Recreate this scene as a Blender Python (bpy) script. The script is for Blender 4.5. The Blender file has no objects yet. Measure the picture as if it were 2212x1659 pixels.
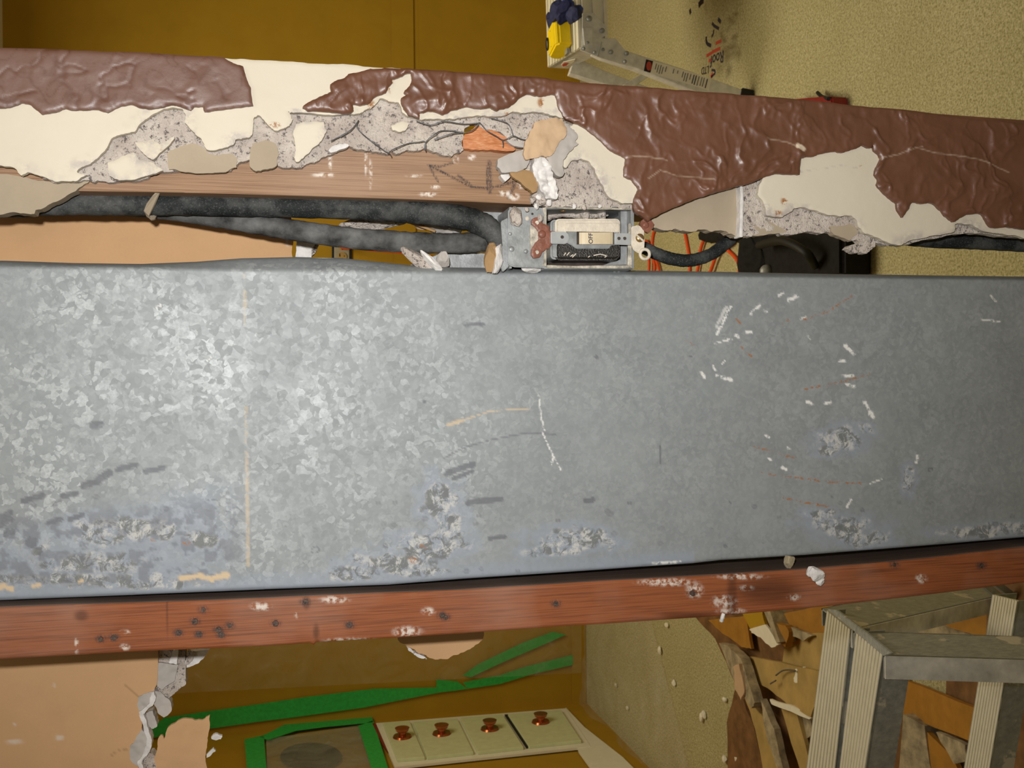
import bpy, bmesh, math, random
import numpy as np
from mathutils import Vector, Matrix
random.seed(7); np.random.seed(7)
D2R = math.pi/180
scn = bpy.context.scene
COL = scn.collection
# ------------------------------------------------------------------ camera (held sideways: world up is image left)
F = 2170.0; CX, CY = 1106.0, 829.5
PITCH = 13.04*D2R; ROLL = 0.65*D2R
CAM = Vector((0, -0.73, 1.45))
FW = Vector((0, math.cos(PITCH), -math.sin(PITCH)))
UP = Vector((0, math.sin(PITCH), math.cos(PITCH)))
RT = Vector((1, 0, 0))
EX = -UP*math.cos(ROLL) - RT*math.sin(ROLL)
EY = RT*math.cos(ROLL) - UP*math.sin(ROLL)
cd = bpy.data.cameras.new('camera'); cam = bpy.data.objects.new('camera', cd); COL.objects.link(cam)
m = Matrix.Identity(4)
for i in range(3):
    m[i][0] = EX[i]; m[i][1] = EY[i]; m[i][2] = -FW[i]; m[i][3] = CAM[i]
cam.matrix_world = m
cd.sensor_width = 36; cd.lens = 36*F/2212; cd.clip_start = 0.05; cd.clip_end = 50
cd.dof.use_dof = True; cd.dof.focus_distance = 0.76; cd.dof.aperture_fstop = 40
scn.camera = cam
# ------------------------------------------------------------------ world, lights, exposure
w = bpy.data.worlds.new('world'); scn.world = w; w.use_nodes = True
w.node_tree.nodes['Background'].inputs[0].default_value = (1, .9, .7, 1)
w.node_tree.nodes['Background'].inputs[1].default_value = 0.05
def area(name, loc, size, power, col, rot=(0, 0, 0)):
    l = bpy.data.lights.new(name, 'AREA'); l.shape = 'RECTANGLE'; l.size, l.size_y = size; l.energy = power; l.color = col
    o = bpy.data.objects.new(name, l); COL.objects.link(o); o.location = loc; o.rotation_euler = rot; return o
area('back_room_ceiling_light', (0.6, 2.3, 2.5), (1.6, 1.2), 37, (1, .885, .65))
area('front_room_ceiling_light', (0.3, -1.3, 2.5), (1.2, 1.0), 6, (1, .9, .72))
fl = bpy.data.lights.new('camera_flash', 'SPOT'); fl.energy = 25; fl.spot_size = 104*D2R; fl.spot_blend = 1.0; fl.shadow_soft_size = 0.012; fl.color = (1, .985, .97)
flo = bpy.data.objects.new('camera_flash', fl); COL.objects.link(flo)
flo.location = CAM + RT*0.055 + UP*0.03 - FW*0.01   # real flashes throw a soft-edged beam, tipped towards the flash side of the frame
fld = (FW + RT*0.13 + UP*0.07).normalized(); flo.rotation_euler = fld.to_track_quat('-Z', 'Y').to_euler()
scn.view_settings.view_transform = 'Standard'; scn.view_settings.look = 'None'
scn.view_settings.gamma = 1; scn.view_settings.use_curve_mapping = False
scn.view_settings.exposure = 0.0
# ------------------------------------------------------------------ pixel <-> world helpers
def ray(px, py):
    return FW + EX*((px-CX)/F) + EY*((CY-py)/F)
def W(px, py, Y):
    r = ray(px, py); return CAM + r*((Y-CAM.y)/r.y)
def PF(px, py, h=0.0):
    r = ray(px, py); return CAM + r*((h-CAM.z)/r.z)
def PX_(px, py, X):
    r = ray(px, py); return CAM + r*((X-CAM.x)/r.x)
def topx(X, Y, Z):
    dx, dy, dz = X-CAM.x, Y-CAM.y, Z-CAM.z
    d = dx*FW.x+dy*FW.y+dz*FW.z
    return CX + F*(dx*EX.x+dy*EX.y+dz*EX.z)/d, CY - F*(dx*EY.x+dy*EY.y+dz*EY.z)/d
# ------------------------------------------------------------------ numpy noise
def _h(ix, iy, s):
    n = (ix.astype(np.int64)*374761393 + iy.astype(np.int64)*668265263 + s*982451653) & 0x7fffffff
    n = ((n ^ (n >> 13))*1274126177) & 0x7fffffff
    return ((n ^ (n >> 16)) & 0xffff)/65535.0
def vn(x, y, s=0):
    ix = np.floor(x); iy = np.floor(y); fx = x-ix; fy = y-iy
    fx = fx*fx*fx*(fx*(fx*6-15)+10); fy = fy*fy*fy*(fy*(fy*6-15)+10)
    a = _h(ix, iy, s); b = _h(ix+1, iy, s); c = _h(ix, iy+1, s); d = _h(ix+1, iy+1, s)
    return (a*(1-fx)+b*fx)*(1-fy)+(c*(1-fx)+d*fx)*fy*1.0
def fbm(x, y, s=0, o=4):
    t = 0; a = .5; n = 0
    for i in range(o):
        t = t + a*vn(x, y, s+i*17); n += a; x = x*2.03+11.3; y = y*2.03+5.7; a *= .5
    return t/n - .5
def sst(a, b, x):
    t = np.clip((x-a)/(b-a), 0, 1); return t*t*(3-2*t)
def segd(x, y, pts):
    """distance to a polyline"""
    best = np.full(x.shape, 1e9)
    for (ax, ay), (bx, by) in zip(pts[:-1], pts[1:]):
        vx, vy = bx-ax, by-ay; L = vx*vx+vy*vy+1e-12
        t = np.clip(((x-ax)*vx+(y-ay)*vy)/L, 0, 1)
        best = np.minimum(best, np.hypot(x-ax-t*vx, y-ay-t*vy))
    return best
# ------------------------------------------------------------------ object bookkeeping
def tag(o, label=None, cat=None, group=None, kind=None):
    if label: o['label'] = label
    if cat: o['category'] = cat
    if group: o['group'] = group
    if kind: o['kind'] = kind
    return o
def thing(name, loc, label=None, cat=None, group=None, kind=None):
    o = bpy.data.objects.new(name, None); o.empty_display_size = .02; COL.objects.link(o); o.location = loc
    return tag(o, label, cat, group, kind)
def link(name, me, parent=None):
    o = bpy.data.objects.new(name, me); COL.objects.link(o)
    if parent is not None:
        o.parent = parent
        p = parent; mw = Matrix.Identity(4)
        while p is not None:
            mw = Matrix.Translation(p.location) @ mw if p.type == 'EMPTY' else mw
            p = p.parent
        # parents are unrotated: their world matrix is a pure translation
        o.matrix_parent_inverse = mw.inverted()
        if parent.type != 'EMPTY': o.matrix_parent_inverse = Matrix.Identity(4)
    return o
class MB:
    def __init__(s): s.v = []; s.f = []; s.sm = []
    def add(s, vs, fs, smooth=False):
        b = len(s.v); s.v += [tuple(v) for v in vs]; s.f += [tuple(i+b for i in f) for f in fs]; s.sm += [smooth]*len(fs)
    def hexa(s, a):   # 8 points: bottom 4, top 4
        s.add(a, [(0, 3, 2, 1), (4, 5, 6, 7), (0, 1, 5, 4), (1, 2, 6, 5), (2, 3, 7, 6), (3, 0, 4, 7)])
    def box(s, c, hx, hy, hz, rot=None):
        c = Vector(c); R = rot or Matrix.Identity(3)
        ax = R @ Vector((hx, 0, 0)); ay = R @ Vector((0, hy, 0)); az = R @ Vector((0, 0, hz))
        s.hexa([c-ax-ay-az, c+ax-ay-az, c+ax+ay-az, c-ax+ay-az, c-ax-ay+az, c+ax-ay+az, c+ax+ay+az, c-ax+ay+az])
    def beam(s, p, q, side, w, h):   # rectangular bar p->q; width w along 'side'
        p, q = Vector(p), Vector(q); d = (q-p).normalized(); side = Vector(side); side = (side-d*side.dot(d)).normalized()
        n = d.cross(side)*h/2; sd = side*w/2
        s.hexa([p-sd-n, p+sd-n, p+sd+n, p-sd+n, q-sd-n, q+sd-n, q+sd+n, q-sd+n])
    def cyl(s, p, q, r, seg=20, r2=None, cap=True):
        p, q = Vector(p), Vector(q); d = (q-p).normalized(); a = d.orthogonal().normalized(); b = d.cross(a); r2 = r if r2 is None else r2
        vs = []
        for k in range(seg):
            t = 2*math.pi*k/seg; u = a*math.cos(t)+b*math.sin(t); vs += [p+u*r, q+u*r2]
        fs = [(2*k, (2*k+2) % (2*seg), (2*k+3) % (2*seg), 2*k+1) for k in range(seg)]
        s.add(vs, fs, True)
        if cap:
            s.add(vs[0::2], [tuple(range(seg-1, -1, -1))]); s.add(vs[1::2], [tuple(range(seg))])
    def dome(s, c, n, r, hgt, seg=14, rings=4):
        c = Vector(c); n = Vector(n).normalized(); a = n.orthogonal().normalized(); b = n.cross(a); vs = []; fs = []
        for i in range(rings):
            t = i/rings*math.pi/2
            for k in range(seg):
                u = 2*math.pi*k/seg; vs.append(c+(a*math.cos(u)+b*math.sin(u))*r*math.cos(t)+n*hgt*math.sin(t))
        vs.append(c+n*hgt)
        for i in range(rings-1):
            for k in range(seg): fs.append((i*seg+k, i*seg+(k+1) % seg, (i+1)*seg+(k+1) % seg, (i+1)*seg+k))
        for k in range(seg): fs.append(((rings-1)*seg+k, (rings-1)*seg+(k+1) % seg, len(vs)-1))
        s.add(vs, fs, True)
    def prism(s, pts, off):    # pts: world points of front outline, off: extrusion vector
        n = len(pts); off = Vector(off); vs = [Vector(p) for p in pts]+[Vector(p)+off for p in pts]
        s.add(vs, [tuple(range(n)), tuple(range(2*n-1, n-1, -1))]+[(i, i+n, (i+1) % n+n, (i+1) % n) for i in range(n)])
    def slab(s, loop, Yf, Yb): s.prism([W(x, y, Yf) for x, y in loop], (0, Yb-Yf, 0))
    def tube(s, pts, r, seg=14, rough=0.0, res=8, seed=0, flat=1.0):
        P = [Vector(p) for p in pts]; n = len(P); R = r if isinstance(r, (list, tuple)) else [r]*n
        C = []; RR = []
        for i in range(n-1):
            p0, p1, p2, p3 = P[max(i-1, 0)], P[i], P[i+1], P[min(i+2, n-1)]
            for k in range(res):
                t = k/res
                C.append(0.5*((2*p1)+(p2-p0)*t+(2*p0-5*p1+4*p2-p3)*t*t+(3*p1-p0-3*p2+p3)*t**3)); RR.append(R[i]*(1-t)+R[i+1]*t)
        C.append(P[-1]); RR.append(R[-1]); vs = []; fs = []
        rng = random.Random(seed); a = None
        for i, c in enumerate(C):
            d = (C[min(i+1, len(C)-1)]-C[max(i-1, 0)]).normalized()
            if a is None: a = d.orthogonal().normalized()
            a = (a-d*a.dot(d)).normalized(); b = d.cross(a)
            for k in range(seg):
                t = 2*math.pi*k/seg; q = RR[i]*(1+rough*(rng.random()-.5)); vs.append(c+(a*math.cos(t)+b*math.sin(t)*flat)*q)
        for i in range(len(C)-1):
            for k in range(seg): fs.append((i*seg+k, i*seg+(k+1) % seg, (i+1)*seg+(k+1) % seg, (i+1)*seg+k))
        s.add(vs, fs, True); s.add(vs[:seg], [tuple(range(seg-1, -1, -1))]); s.add(vs[-seg:], [tuple(range(seg))])
    def rock(s, c, rx, ry, rz, seed, rot=None, sub=2, amp=.35):
        bm = bmesh.new(); bmesh.ops.create_icosphere(bm, subdivisions=sub, radius=1)
        rng = np.random.RandomState(seed); pl = rng.normal(size=(9, 3)); pl /= np.linalg.norm(pl, axis=1)[:, None]; dd = rng.uniform(.5, .95, 9)
        vs = []
        R = rot or Matrix.Identity(3)
        for v in bm.verts:
            co = np.array(v.co)
            for p, d in zip(pl, dd):
                t = co @ p
                if t > d: co = co-p*(t-d)
            co = co*(1+amp*.25*(rng.rand()-.5))
            vs.append(Vector(c)+R @ Vector((co[0]*rx, co[1]*ry, co[2]*rz)))
        s.add(vs, [tuple(v.index for v in f.verts) for f in bm.faces]); bm.free()
    def build(s, name, mat, parent=None, bevel=0, seg=2):
        me = bpy.data.meshes.new(name); me.from_pydata(s.v, [], s.f); me.update()
        me.polygons.foreach_set('use_smooth', s.sm)
        bm = bmesh.new(); bm.from_mesh(me)
        if bevel:
            es = [e for e in bm.edges if len(e.link_faces) == 2 and e.calc_face_angle(0) > .6]
            bmesh.ops.bevel(bm, geom=es, offset=bevel, segments=seg, affect='EDGES', clamp_overlap=True)
        bmesh.ops.recalc_face_normals(bm, faces=bm.faces)
        bm.to_mesh(me); bm.free()
        me.materials.append(mat)
        return link(name, me, parent)
# ------------------------------------------------------------------ ragged sheets on a plane Y = const
def jag(loop, amp, seed=0, lvl=3, minlen=4.0):
    rng = random.Random(seed); out = []
    n = len(loop)
    for i in range(n):
        a = loop[i]; b = loop[(i+1) % n]
        L = math.hypot(b[0]-a[0], b[1]-a[1])
        pts = [a, b]; A = amp
        inside = -20 < a[0] < 2230 and -20 < b[0] < 2230
        if inside:
            for _ in range(lvl):
                new = [pts[0]]
                for p, q in zip(pts[:-1], pts[1:]):
                    l = math.hypot(q[0]-p[0], q[1]-p[1])
                    if l > minlen:
                        o = (rng.random()-.5)*2*min(A, l*.28); new.append(((p[0]+q[0])/2-(q[1]-p[1])/l*o, (p[1]+q[1])/2+(q[0]-p[0])/l*o))
                    new.append(q)
                pts = new; A *= .6
        out += pts[:-1]
    return out
def sheet(name, loops, Yf, Yb, step, mat, parent=None, disp=None, attrs=None, need_d=True, jg=0, seed=0, edge_round=0.0):
    loops = [jag(l, jg, seed+i) if jg else l for i, l in enumerate(loops)]
    P = [np.array([(lambda w_: (w_.x, w_.z))(W(x, y, Yf)) for x, y in l]) for l in loops]
    A = np.concatenate(P); B = np.concatenate([np.roll(p, -1, axis=0) for p in P])
    x0, z0 = A.min(0)-step; x1, z1 = A.max(0)+step
    nx = int((x1-x0)/step)+2; nz = int((z1-z0)/step)+2
    gx = x0+np.arange(nx)*step; gz = z0+np.arange(nz)*step
    cxs = gx[:-1]+step/2; czs = gz[:-1]+step/2
    inside = np.zeros((nz-1, nx-1), bool)
    for j, zc in enumerate(czs):     # scanline even-odd
        m_ = (A[:, 1] > zc) != (B[:, 1] > zc)
        if not m_.any(): continue
        xs = np.sort(A[m_, 0]+(zc-A[m_, 1])*(B[m_, 0]-A[m_, 0])/(B[m_, 1]-A[m_, 1]))
        inside[j] = (np.searchsorted(xs, cxs) % 2) == 1
    q = inside
    used = np.zeros((nz, nx), int)
    used[:-1, :-1] += q; used[1:, :-1] += q; used[:-1, 1:] += q; used[1:, 1:] += q
    idx = -np.ones((nz, nx), int); mask = used > 0; idx[mask] = np.arange(mask.sum())
    jj, ii = np.nonzero(mask); X = gx[ii].copy(); Z = gz[jj].copy(); bnd = used[jj, ii] < 4
    # distance to outline
    d = np.full(X.shape, 1.0); bx = X.copy(); bz = Z.copy()
    ids = np.arange(len(X)) if need_d else np.nonzero(bnd)[0]
    xs_ = X[ids]; zs_ = Z[ids]; bd = np.full(len(ids), 1e9); nbx = xs_.copy(); nbz = zs_.copy()
    rng_ = 0.02
    for (ax, az), (qx, qz) in zip(A, B):
        lo, hi = min(ax, qx)-rng_, max(ax, qx)+rng_; lz, hz = min(az, qz)-rng_, max(az, qz)+rng_
        sel = np.nonzero((xs_ > lo) & (xs_ < hi) & (zs_ > lz) & (zs_ < hz))[0]
        if not len(sel): continue
        vx, vz = qx-ax, qz-az; L = vx*vx+vz*vz+1e-18; sx = xs_[sel]; sz = zs_[sel]
        t = np.clip(((sx-ax)*vx+(sz-az)*vz)/L, 0, 1); px = ax+t*vx; pz = az+t*vz; dd = np.hypot(sx-px, sz-pz)
        b = dd < bd[sel]; s2 = sel[b]; bd[s2] = dd[b]; nbx[s2] = px[b]; nbz[s2] = pz[b]
    d[ids] = np.minimum(bd, 1.0)
    bsel = np.zeros(len(X), bool); bsel[ids] = bnd[ids] & (bd < step*1.2)
    tmpx = X.copy(); tmpz = Z.copy(); tmpx[ids] = nbx; tmpz[ids] = nbz
    X[bsel] = tmpx[bsel]; Z[bsel] = tmpz[bsel]; d[bnd] = 0
    U, V = topx(X, np.full(X.shape, Yf), Z)
    Y = np.full(X.shape, Yf)
    if edge_round: Y = Y+edge_round*(1-np.sqrt(np.clip(1-(1-np.clip(d/edge_round, 0, 1))**2, 0, 1)))*.9
    if disp is not None: Y = Y-disp(U, V, d)
    quads = np.stack([idx[:-1, :-1][q], idx[:-1, 1:][q], idx[1:, 1:][q], idx[1:, :-1][q]], 1)   # x,z grid seen from -Y
    e = np.concatenate([quads[:, [0, 1]], quads[:, [1, 2]], quads[:, [2, 3]], quads[:, [3, 0]]])
    key = np.minimum(e[:, 0], e[:, 1])*10**7+np.maximum(e[:, 0], e[:, 1])
    _, inv, cnt = np.unique(key, return_inverse=True, return_counts=True); be = e[cnt[inv] == 1]
    nv = len(X); bv = np.unique(be); mp = -np.ones(nv, int); mp[bv] = np.arange(len(bv)); nb = len(bv)
    co = np.concatenate([np.stack([X, Y, Z], 1), np.stack([X[bv], Y[bv], Z[bv]], 1), np.stack([X[bv], np.maximum(np.full(nb, Yb), Y[bv]), Z[bv]], 1)])
    sk = np.stack([mp[be[:, 1]]+nv, mp[be[:, 0]]+nv, mp[be[:, 0]]+nv+nb, mp[be[:, 1]]+nv+nb], 1)
    faces = np.concatenate([quads, sk])
    me = bpy.data.meshes.new(name); me.vertices.add(len(co)); me.vertices.foreach_set('co', co.ravel())
    me.loops.add(len(faces)*4); me.loops.foreach_set('vertex_index', faces.ravel().astype(np.int32))
    me.polygons.add(len(faces)); me.polygons.foreach_set('loop_start', np.arange(len(faces), dtype=np.int32)*4)
    me.polygons.foreach_set('loop_total', np.full(len(faces), 4, np.int32))
    sm = np.ones(len(faces), bool); sm[len(quads):] = False; me.polygons.foreach_set('use_smooth', sm)
    me.update(calc_edges=True)
    if attrs:
        for an, fn in attrs.items():
            c = fn(U, V, d); c = np.concatenate([c, c[bv], c[bv]])
            at = me.color_attributes.new(an, 'FLOAT_COLOR', 'POINT')
            rgba = np.ones((len(co), 4), np.float32); rgba[:, :3] = c; at.data.foreach_set('color', rgba.ravel())
    me.materials.append(mat)
    return link(name, me, parent)
# ------------------------------------------------------------------ materials
class NT:
    def __init__(s, name):
        s.m = bpy.data.materials.new(name); s.m.use_nodes = True; s.t = s.m.node_tree; s.n = s.t.nodes
        s.b = s.n['Principled BSDF']; s.tc = s.n.new('ShaderNodeTexCoord').outputs['Object']
    def lk(s, a, b): s.t.links.new(a, b)
    def sock(s, node, i, v):
        if isinstance(v, bpy.types.NodeSocket): s.lk(v, node.inputs[i])
        elif v is not None:
            try: node.inputs[i].default_value = v
            except Exception: node.inputs[i].default_value = (*v, 1)
    def mapp(s, scale=(1, 1, 1), rot=(0, 0, 0)):
        n = s.n.new('ShaderNodeMapping'); s.lk(s.tc, n.inputs[0]); n.inputs['Scale'].default_value = scale; n.inputs['Rotation'].default_value = rot; return n.outputs[0]
    def noise(s, scale, detail=4, rough=.6, vec=None, dist=0):
        n = s.n.new('ShaderNodeTexNoise'); s.lk(vec or s.tc, n.inputs['Vector']); n.inputs['Scale'].default_value = scale
        n.inputs['Detail'].default_value = detail; n.inputs['Roughness'].default_value = rough; n.inputs['Distortion'].default_value = dist; return n.outputs['Fac']
    def vor(s, scale, feat='F1', out='Distance', vec=None, rnd=1):
        n = s.n.new('ShaderNodeTexVoronoi'); n.feature = feat; s.lk(vec or s.tc, n.inputs['Vector']); n.inputs['Scale'].default_value = scale; n.inputs['Randomness'].default_value = rnd; return n.outputs[out]
    def ramp(s, fac, stops, interp='LINEAR'):
        n = s.n.new('ShaderNodeValToRGB'); s.lk(fac, n.inputs[0]); r = n.color_ramp; r.interpolation = interp
        while len(r.elements) < len(stops): r.elements.new(.5)
        for e, (p, c) in zip(r.elements, stops): e.position = p; e.color = (*c, 1) if not isinstance(c, (int, float)) else (c, c, c, 1)
        return n.outputs[0]
    def mix(s, f, a, b, mode='MIX'):
        n = s.n.new('ShaderNodeMix'); n.data_type = 'RGBA'; n.blend_type = mode; s.sock(n, 0, f)
        for i, v in ((6, a), (7, b)):
            if isinstance(v, bpy.types.NodeSocket): s.lk(v, n.inputs[i])
            else: n.inputs[i].default_value = (*v, 1) if not isinstance(v, (int, float)) else (v, v, v, 1)
        return n.outputs[2]
    def mth(s, op, a, b=0.0, clamp=False):
        n = s.n.new('ShaderNodeMath'); n.operation = op; n.use_clamp = clamp; s.sock(n, 0, a); s.sock(n, 1, b); return n.outputs[0]
    def sep(s, c):
        n = s.n.new('ShaderNodeSeparateColor'); s.lk(c, n.inputs[0]); return n.outputs
    def attr(s, name):
        n = s.n.new('ShaderNodeAttribute'); n.attribute_name = name; return s.sep(n.outputs['Color'])
    def bump(s, h, st=.5, dist=.001):
        n = s.n.new('ShaderNodeBump'); s.lk(h, n.inputs['Height']); n.inputs['Strength'].default_value = st; n.inputs['Distance'].default_value = dist; s.lk(n.outputs[0], s.b.inputs['Normal'])
    def out(s, col=None, rough=None, metal=None, spec=None):
        for k, v in (('Base Color', col), ('Roughness', rough), ('Metallic', metal), ('Specular IOR Level', spec)):
            if v is not None: s.sock(s.b, s.b.inputs.find(k), v if isinstance(v, (bpy.types.NodeSocket, int, float)) else (*v, 1))
        return s.m
def simple(name, c, rough=.6, metal=0, var=.18, vs=60, bump=0, spec=.4, bs=None):
    t = NT(name); n = t.noise(vs, 5); c2 = tuple(x*(1-var*2) for x in c)
    col = t.ramp(n, [(.3, c2), (.7, tuple(min(1, x*(1+var*.5)) for x in c))])
    if bump: t.bump(t.noise(bs or vs*4, 4), bump, .001)
    return t.out(col, rough, metal, spec)
def wood(name, c1, c2, c3, axis_scale=(60, 60, 3), dust=.3, attr=False, rough=.65):
    t = NT(name); mp = t.mapp(axis_scale); g = t.noise(1.0, 6, .6, mp, .4); g2 = t.noise(8, 3, .5, mp)
    col = t.mix(g, c1, c2); col = t.mix(t.ramp(g2, [(.45, 0.0), (.75, 1.0)]), col, c3)
    big = t.noise(9, 3); col = t.mix(t.mth('MULTIPLY', t.ramp(big, [(.45, 0.), (.75, 1.)]), dust), col, (.62, .5, .42))
    if attr:
        a = t.attr('marks'); n = t.noise(380, 3, .7, t.mapp((1, 1, 3)))
        nn = t.ramp(n, [(.38, 0.), (.55, 1.)])
        col = t.mix(t.mth('MULTIPLY', a[0], nn), col, (.035, .03, .035))
        col = t.mix(t.mth('MULTIPLY', a[1], t.ramp(t.noise(250, 3), [(.42, 0.), (.58, 1.)])), col, (.78, .70, .62))
        col = t.mix(t.mth('MULTIPLY', a[2], .7), col, tuple(x*.25 for x in c3))
    t.bump(g2, .35, .0008)
    return t.out(col, rough, 0, .35)
M = {}
# plaster layers
t = NT('brown_textured_paint'); a = t.attr('marks'); n = t.noise(25, 4)
col = t.mix(t.ramp(n, [(.3, 0.), (.7, 1.)]), (.132, .054, .029), (.172, .072, .042))
col = t.mix(a[2], col, (.165, .083, .058)); col = t.mix(t.mth('MULTIPLY', a[1], .75), col, (.105, .036, .018)); col = t.mix(a[0], col, (.75, .62, .47))
t.bump(t.noise(500, 3), .12, .0006); M['brown'] = t.out(col, t.mth('ADD', t.mix(t.noise(60, 3), .34, .48), t.mth('MULTIPLY', a[2], .05)), 0, .75)
t = NT('cream_plaster_coat'); a = t.attr('marks'); n = t.noise(18, 4)
col = t.mix(n, (.66, .59, .46), (.72, .66, .54)); sp = t.ramp(t.noise(420, 3), [(.33, .7), (.45, 0.)])
col = t.mix(t.mth('MULTIPLY', a[1], t.ramp(t.noise(150, 5, .7), [(.40, 0.), (.56, .85)])), col, (.45, .40, .37))
col = t.mix(t.mth('MULTIPLY', a[0], t.ramp(t.noise(180, 4, .7), [(.48, 0.), (.56, 1.)])), col, (.34, .15, .05))
t.bump(t.noise(140, 5), .25, .0008); M['cream'] = t.out(col, .6, 0, .3)
t = NT('sandy_scratch_coat'); n = t.noise(50, 5); v = t.vor(330); v2 = t.noise(260, 5, .75)
col = t.mix(t.ramp(n, [(.35, 0.), (.65, 1.)]), (.50, .43, .38), (.68, .61, .54))
col = t.mix(t.ramp(v2, [(.385, .92), (.455, 0.)]), col, (.12, .10, .095))
col = t.mix(t.ramp(v, [(.12, .55), (.22, 0.)]), col, (.22, .17, .15))
col = t.mix(t.ramp(t.noise(35, 5, .6), [(.60, 0.), (.66, .55)]), col, (.74, .66, .56))
t.bump(t.mth('ADD', v2, t.noise(700, 3)), .9, .0016); M['sand'] = t.out(col, .9, 0, .15)
def paper(nm, c, va=.12, attr=False):
    t = NT(nm); n = t.noise(14, 5); n2 = t.noise(600, 3)
    col = t.mix(t.ramp(n, [(.3, 0.), (.7, 1.)]), tuple(x*(1-va) for x in c), tuple(min(1, x*(1+va)) for x in c)); col = t.mix(t.mth('MULTIPLY', n2, .25), col, tuple(x*.75 for x in c))
    if attr:
        a = t.attr('marks'); col = t.mix(a[0], col, (.72, .66, .58)); col = t.mix(a[1], col, tuple(x*.45 for x in c))
    t.bump(t.noise(160, 4), .2, .0006); return t.out(col, .85, 0, .15)
M['lath'] = paper('grey_tan_lath_board', (.42, .345, .25)); M['peach'] = paper('peach_paper_face', (.63, .385, .20), .07, True)
M['flap'] = paper('tan_torn_paper', (.60, .42, .26)); M['kraft'] = paper('brown_torn_paper', (.40, .25, .12)); M['greyflake'] = paper('grey_plaster_flake', (.50, .46, .42), .2)
M['white'] = simple('white_gypsum', (.80, .77, .74), .8, 0, .12, 120, .9, .2, 220)
M['orange_wood'] = wood('fresh_broken_wood', (.62, .25, .10), (.48, .16, .06), (.7, .36, .18), (160, 60, 30), .0)
M['stud'] = wood('weathered_stud_wood', (.39, .235, .135), (.30, .172, .095), (.20, .105, .055), (190, 60, 2.5), .12, True)
M['redstud'] = wood('reddish_stud_wood', (.33, .105, .035), (.26, .072, .022), (.15, .045, .018), (110, 60, 2.5), .22, True)
M['grimy'] = wood('grimy_shaded_stud_side', (.13, .085, .065), (.09, .06, .048), (.05, .035, .03), (60, 150, 2.5), .12)  # grime plus the shade beside the duct, both put into the colour
M['wire'] = simple('dark_wire', (.20, .21, .23), .5, .6)
M['nail'] = simple('rusty_nail', (.13, .085, .065), .6, .3, .45, 700)
# duct
t = NT('galvanised_steel'); a = t.attr('marks'); b = t.attr('paint')
nzv = t.n.new('ShaderNodeTexNoise'); t.lk(t.tc, nzv.inputs['Vector']); nzv.inputs['Scale'].default_value = 120; wv = t.n.new('ShaderNodeVectorMath'); wv.operation = 'MULTIPLY_ADD'; t.lk(nzv.outputs['Color'], wv.inputs[0]); wv.inputs[1].default_value = (.006, .006, .006); t.lk(t.tc, wv.inputs[2])
vc = t.sep(t.vor(190, 'F1', 'Color', wv.outputs[0])); vc2 = t.sep(t.vor(360, 'F1', 'Color', wv.outputs[0]))
sp = t.mth('ADD', t.mth('MULTIPLY', vc[0], .6), t.mth('MULTIPLY', vc2[1], .4))
warp = t.noise(90, 4); clus = t.noise(22, 5, .65)
base = t.mix(t.ramp(t.noise(30, 5, .6), [(.3, 0.), (.7, 1.)]), (.235, .255, .262), (.285, .308, .315))
base = t.mix(t.ramp(vc2[0], [(.3, .0), (.9, .35)]), base, (.34, .36, .365))
vc3 = t.sep(t.vor(330, 'F1', 'Color', wv.outputs[0])); fa = t.attr('spangle')
fleck = t.mth('MAXIMUM', t.ramp(vc[0], [(.66, 0.), (.84, .9)]), t.ramp(vc3[2], [(.70, 0.), (.86, .8)]))
fleck = t.mth('MULTIPLY', t.mth('MULTIPLY', fleck, fa[0]), t.ramp(clus, [(.38, 0.10), (.58, 1.)]))
fleck = t.mth('MULTIPLY', fleck, t.ramp(t.noise(420, 3, .7), [(.30, .25), (.6, 1.)]))
col = t.mix(fleck, base, (.49, .52, .53))
ox = t.noise(150, 6, .75); ox2 = t.noise(90, 4, .7)
col = t.mix(t.mth('MULTIPLY', a[1], t.ramp(ox2, [(.30, .45), (.62, .9)])), col, (.30, .34, .41))
col = t.mix(t.mth('MULTIPLY', a[0], t.ramp(ox, [(.44, 0.), (.56, .95)])), col, (.52, .52, .50))
col = t.mix(t.mth('MULTIPLY', a[0], t.ramp(t.noise(115, 6, .75, None, .8), [(.47, 0.), (.55, .9)])), col, (.15, .16, .16))
col = t.mix(t.mth('MULTIPLY', a[2], .9), col, (.125, .132, .15))
col = t.mix(b[0], col, (.62, .48, .31)); col = t.mix(t.mth('MULTIPLY', b[1], t.ramp(t.noise(300, 3), [(.35, 0.), (.5, 1.)])), col, (.80, .80, .77))
col = t.mix(t.mth('MULTIPLY', b[2], t.ramp(t.noise(350, 3), [(.45, 0.), (.6, 1.)])), col, (.38, .15, .04))
anyp = t.mth('MAXIMUM', t.mth('MAXIMUM', a[0], b[0]), b[1])
t.bump(t.mth('ADD', t.mth('MULTIPLY', sp, .15), t.mth('MULTIPLY', warp, .5)), .15, .0006)
M['galv'] = t.out(col, t.mix(vc[1], .50, .62), t.mth('SUBTRACT', .12, t.mth('MULTIPLY', anyp, .12), True), .4)
M['steel'] = simple('dusty_galvanised_box', (.37, .385, .385), .45, .3, .2, 90, .2)
M['chrome'] = simple('polished_strap', (.55, .57, .57), .3, .35, .08, 100)
M['box_paint'] = simple('paint_splashed_steel', (.62, .57, .47), .6, .1, .35, 160, .5)
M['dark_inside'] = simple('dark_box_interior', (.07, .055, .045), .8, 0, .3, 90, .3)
t = NT('black_dusty_sheath'); n = t.noise(40, 5, .65); n2 = t.noise(900, 3, .8)
col = t.mix(t.ramp(n, [(.42, .0), (.70, .7)]), (.014, .017, .017), (.15, .15, .145)); col = t.mix(t.ramp(n2, [(.54, 0.), (.75, .4)]), col, (.28, .28, .27))
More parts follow.
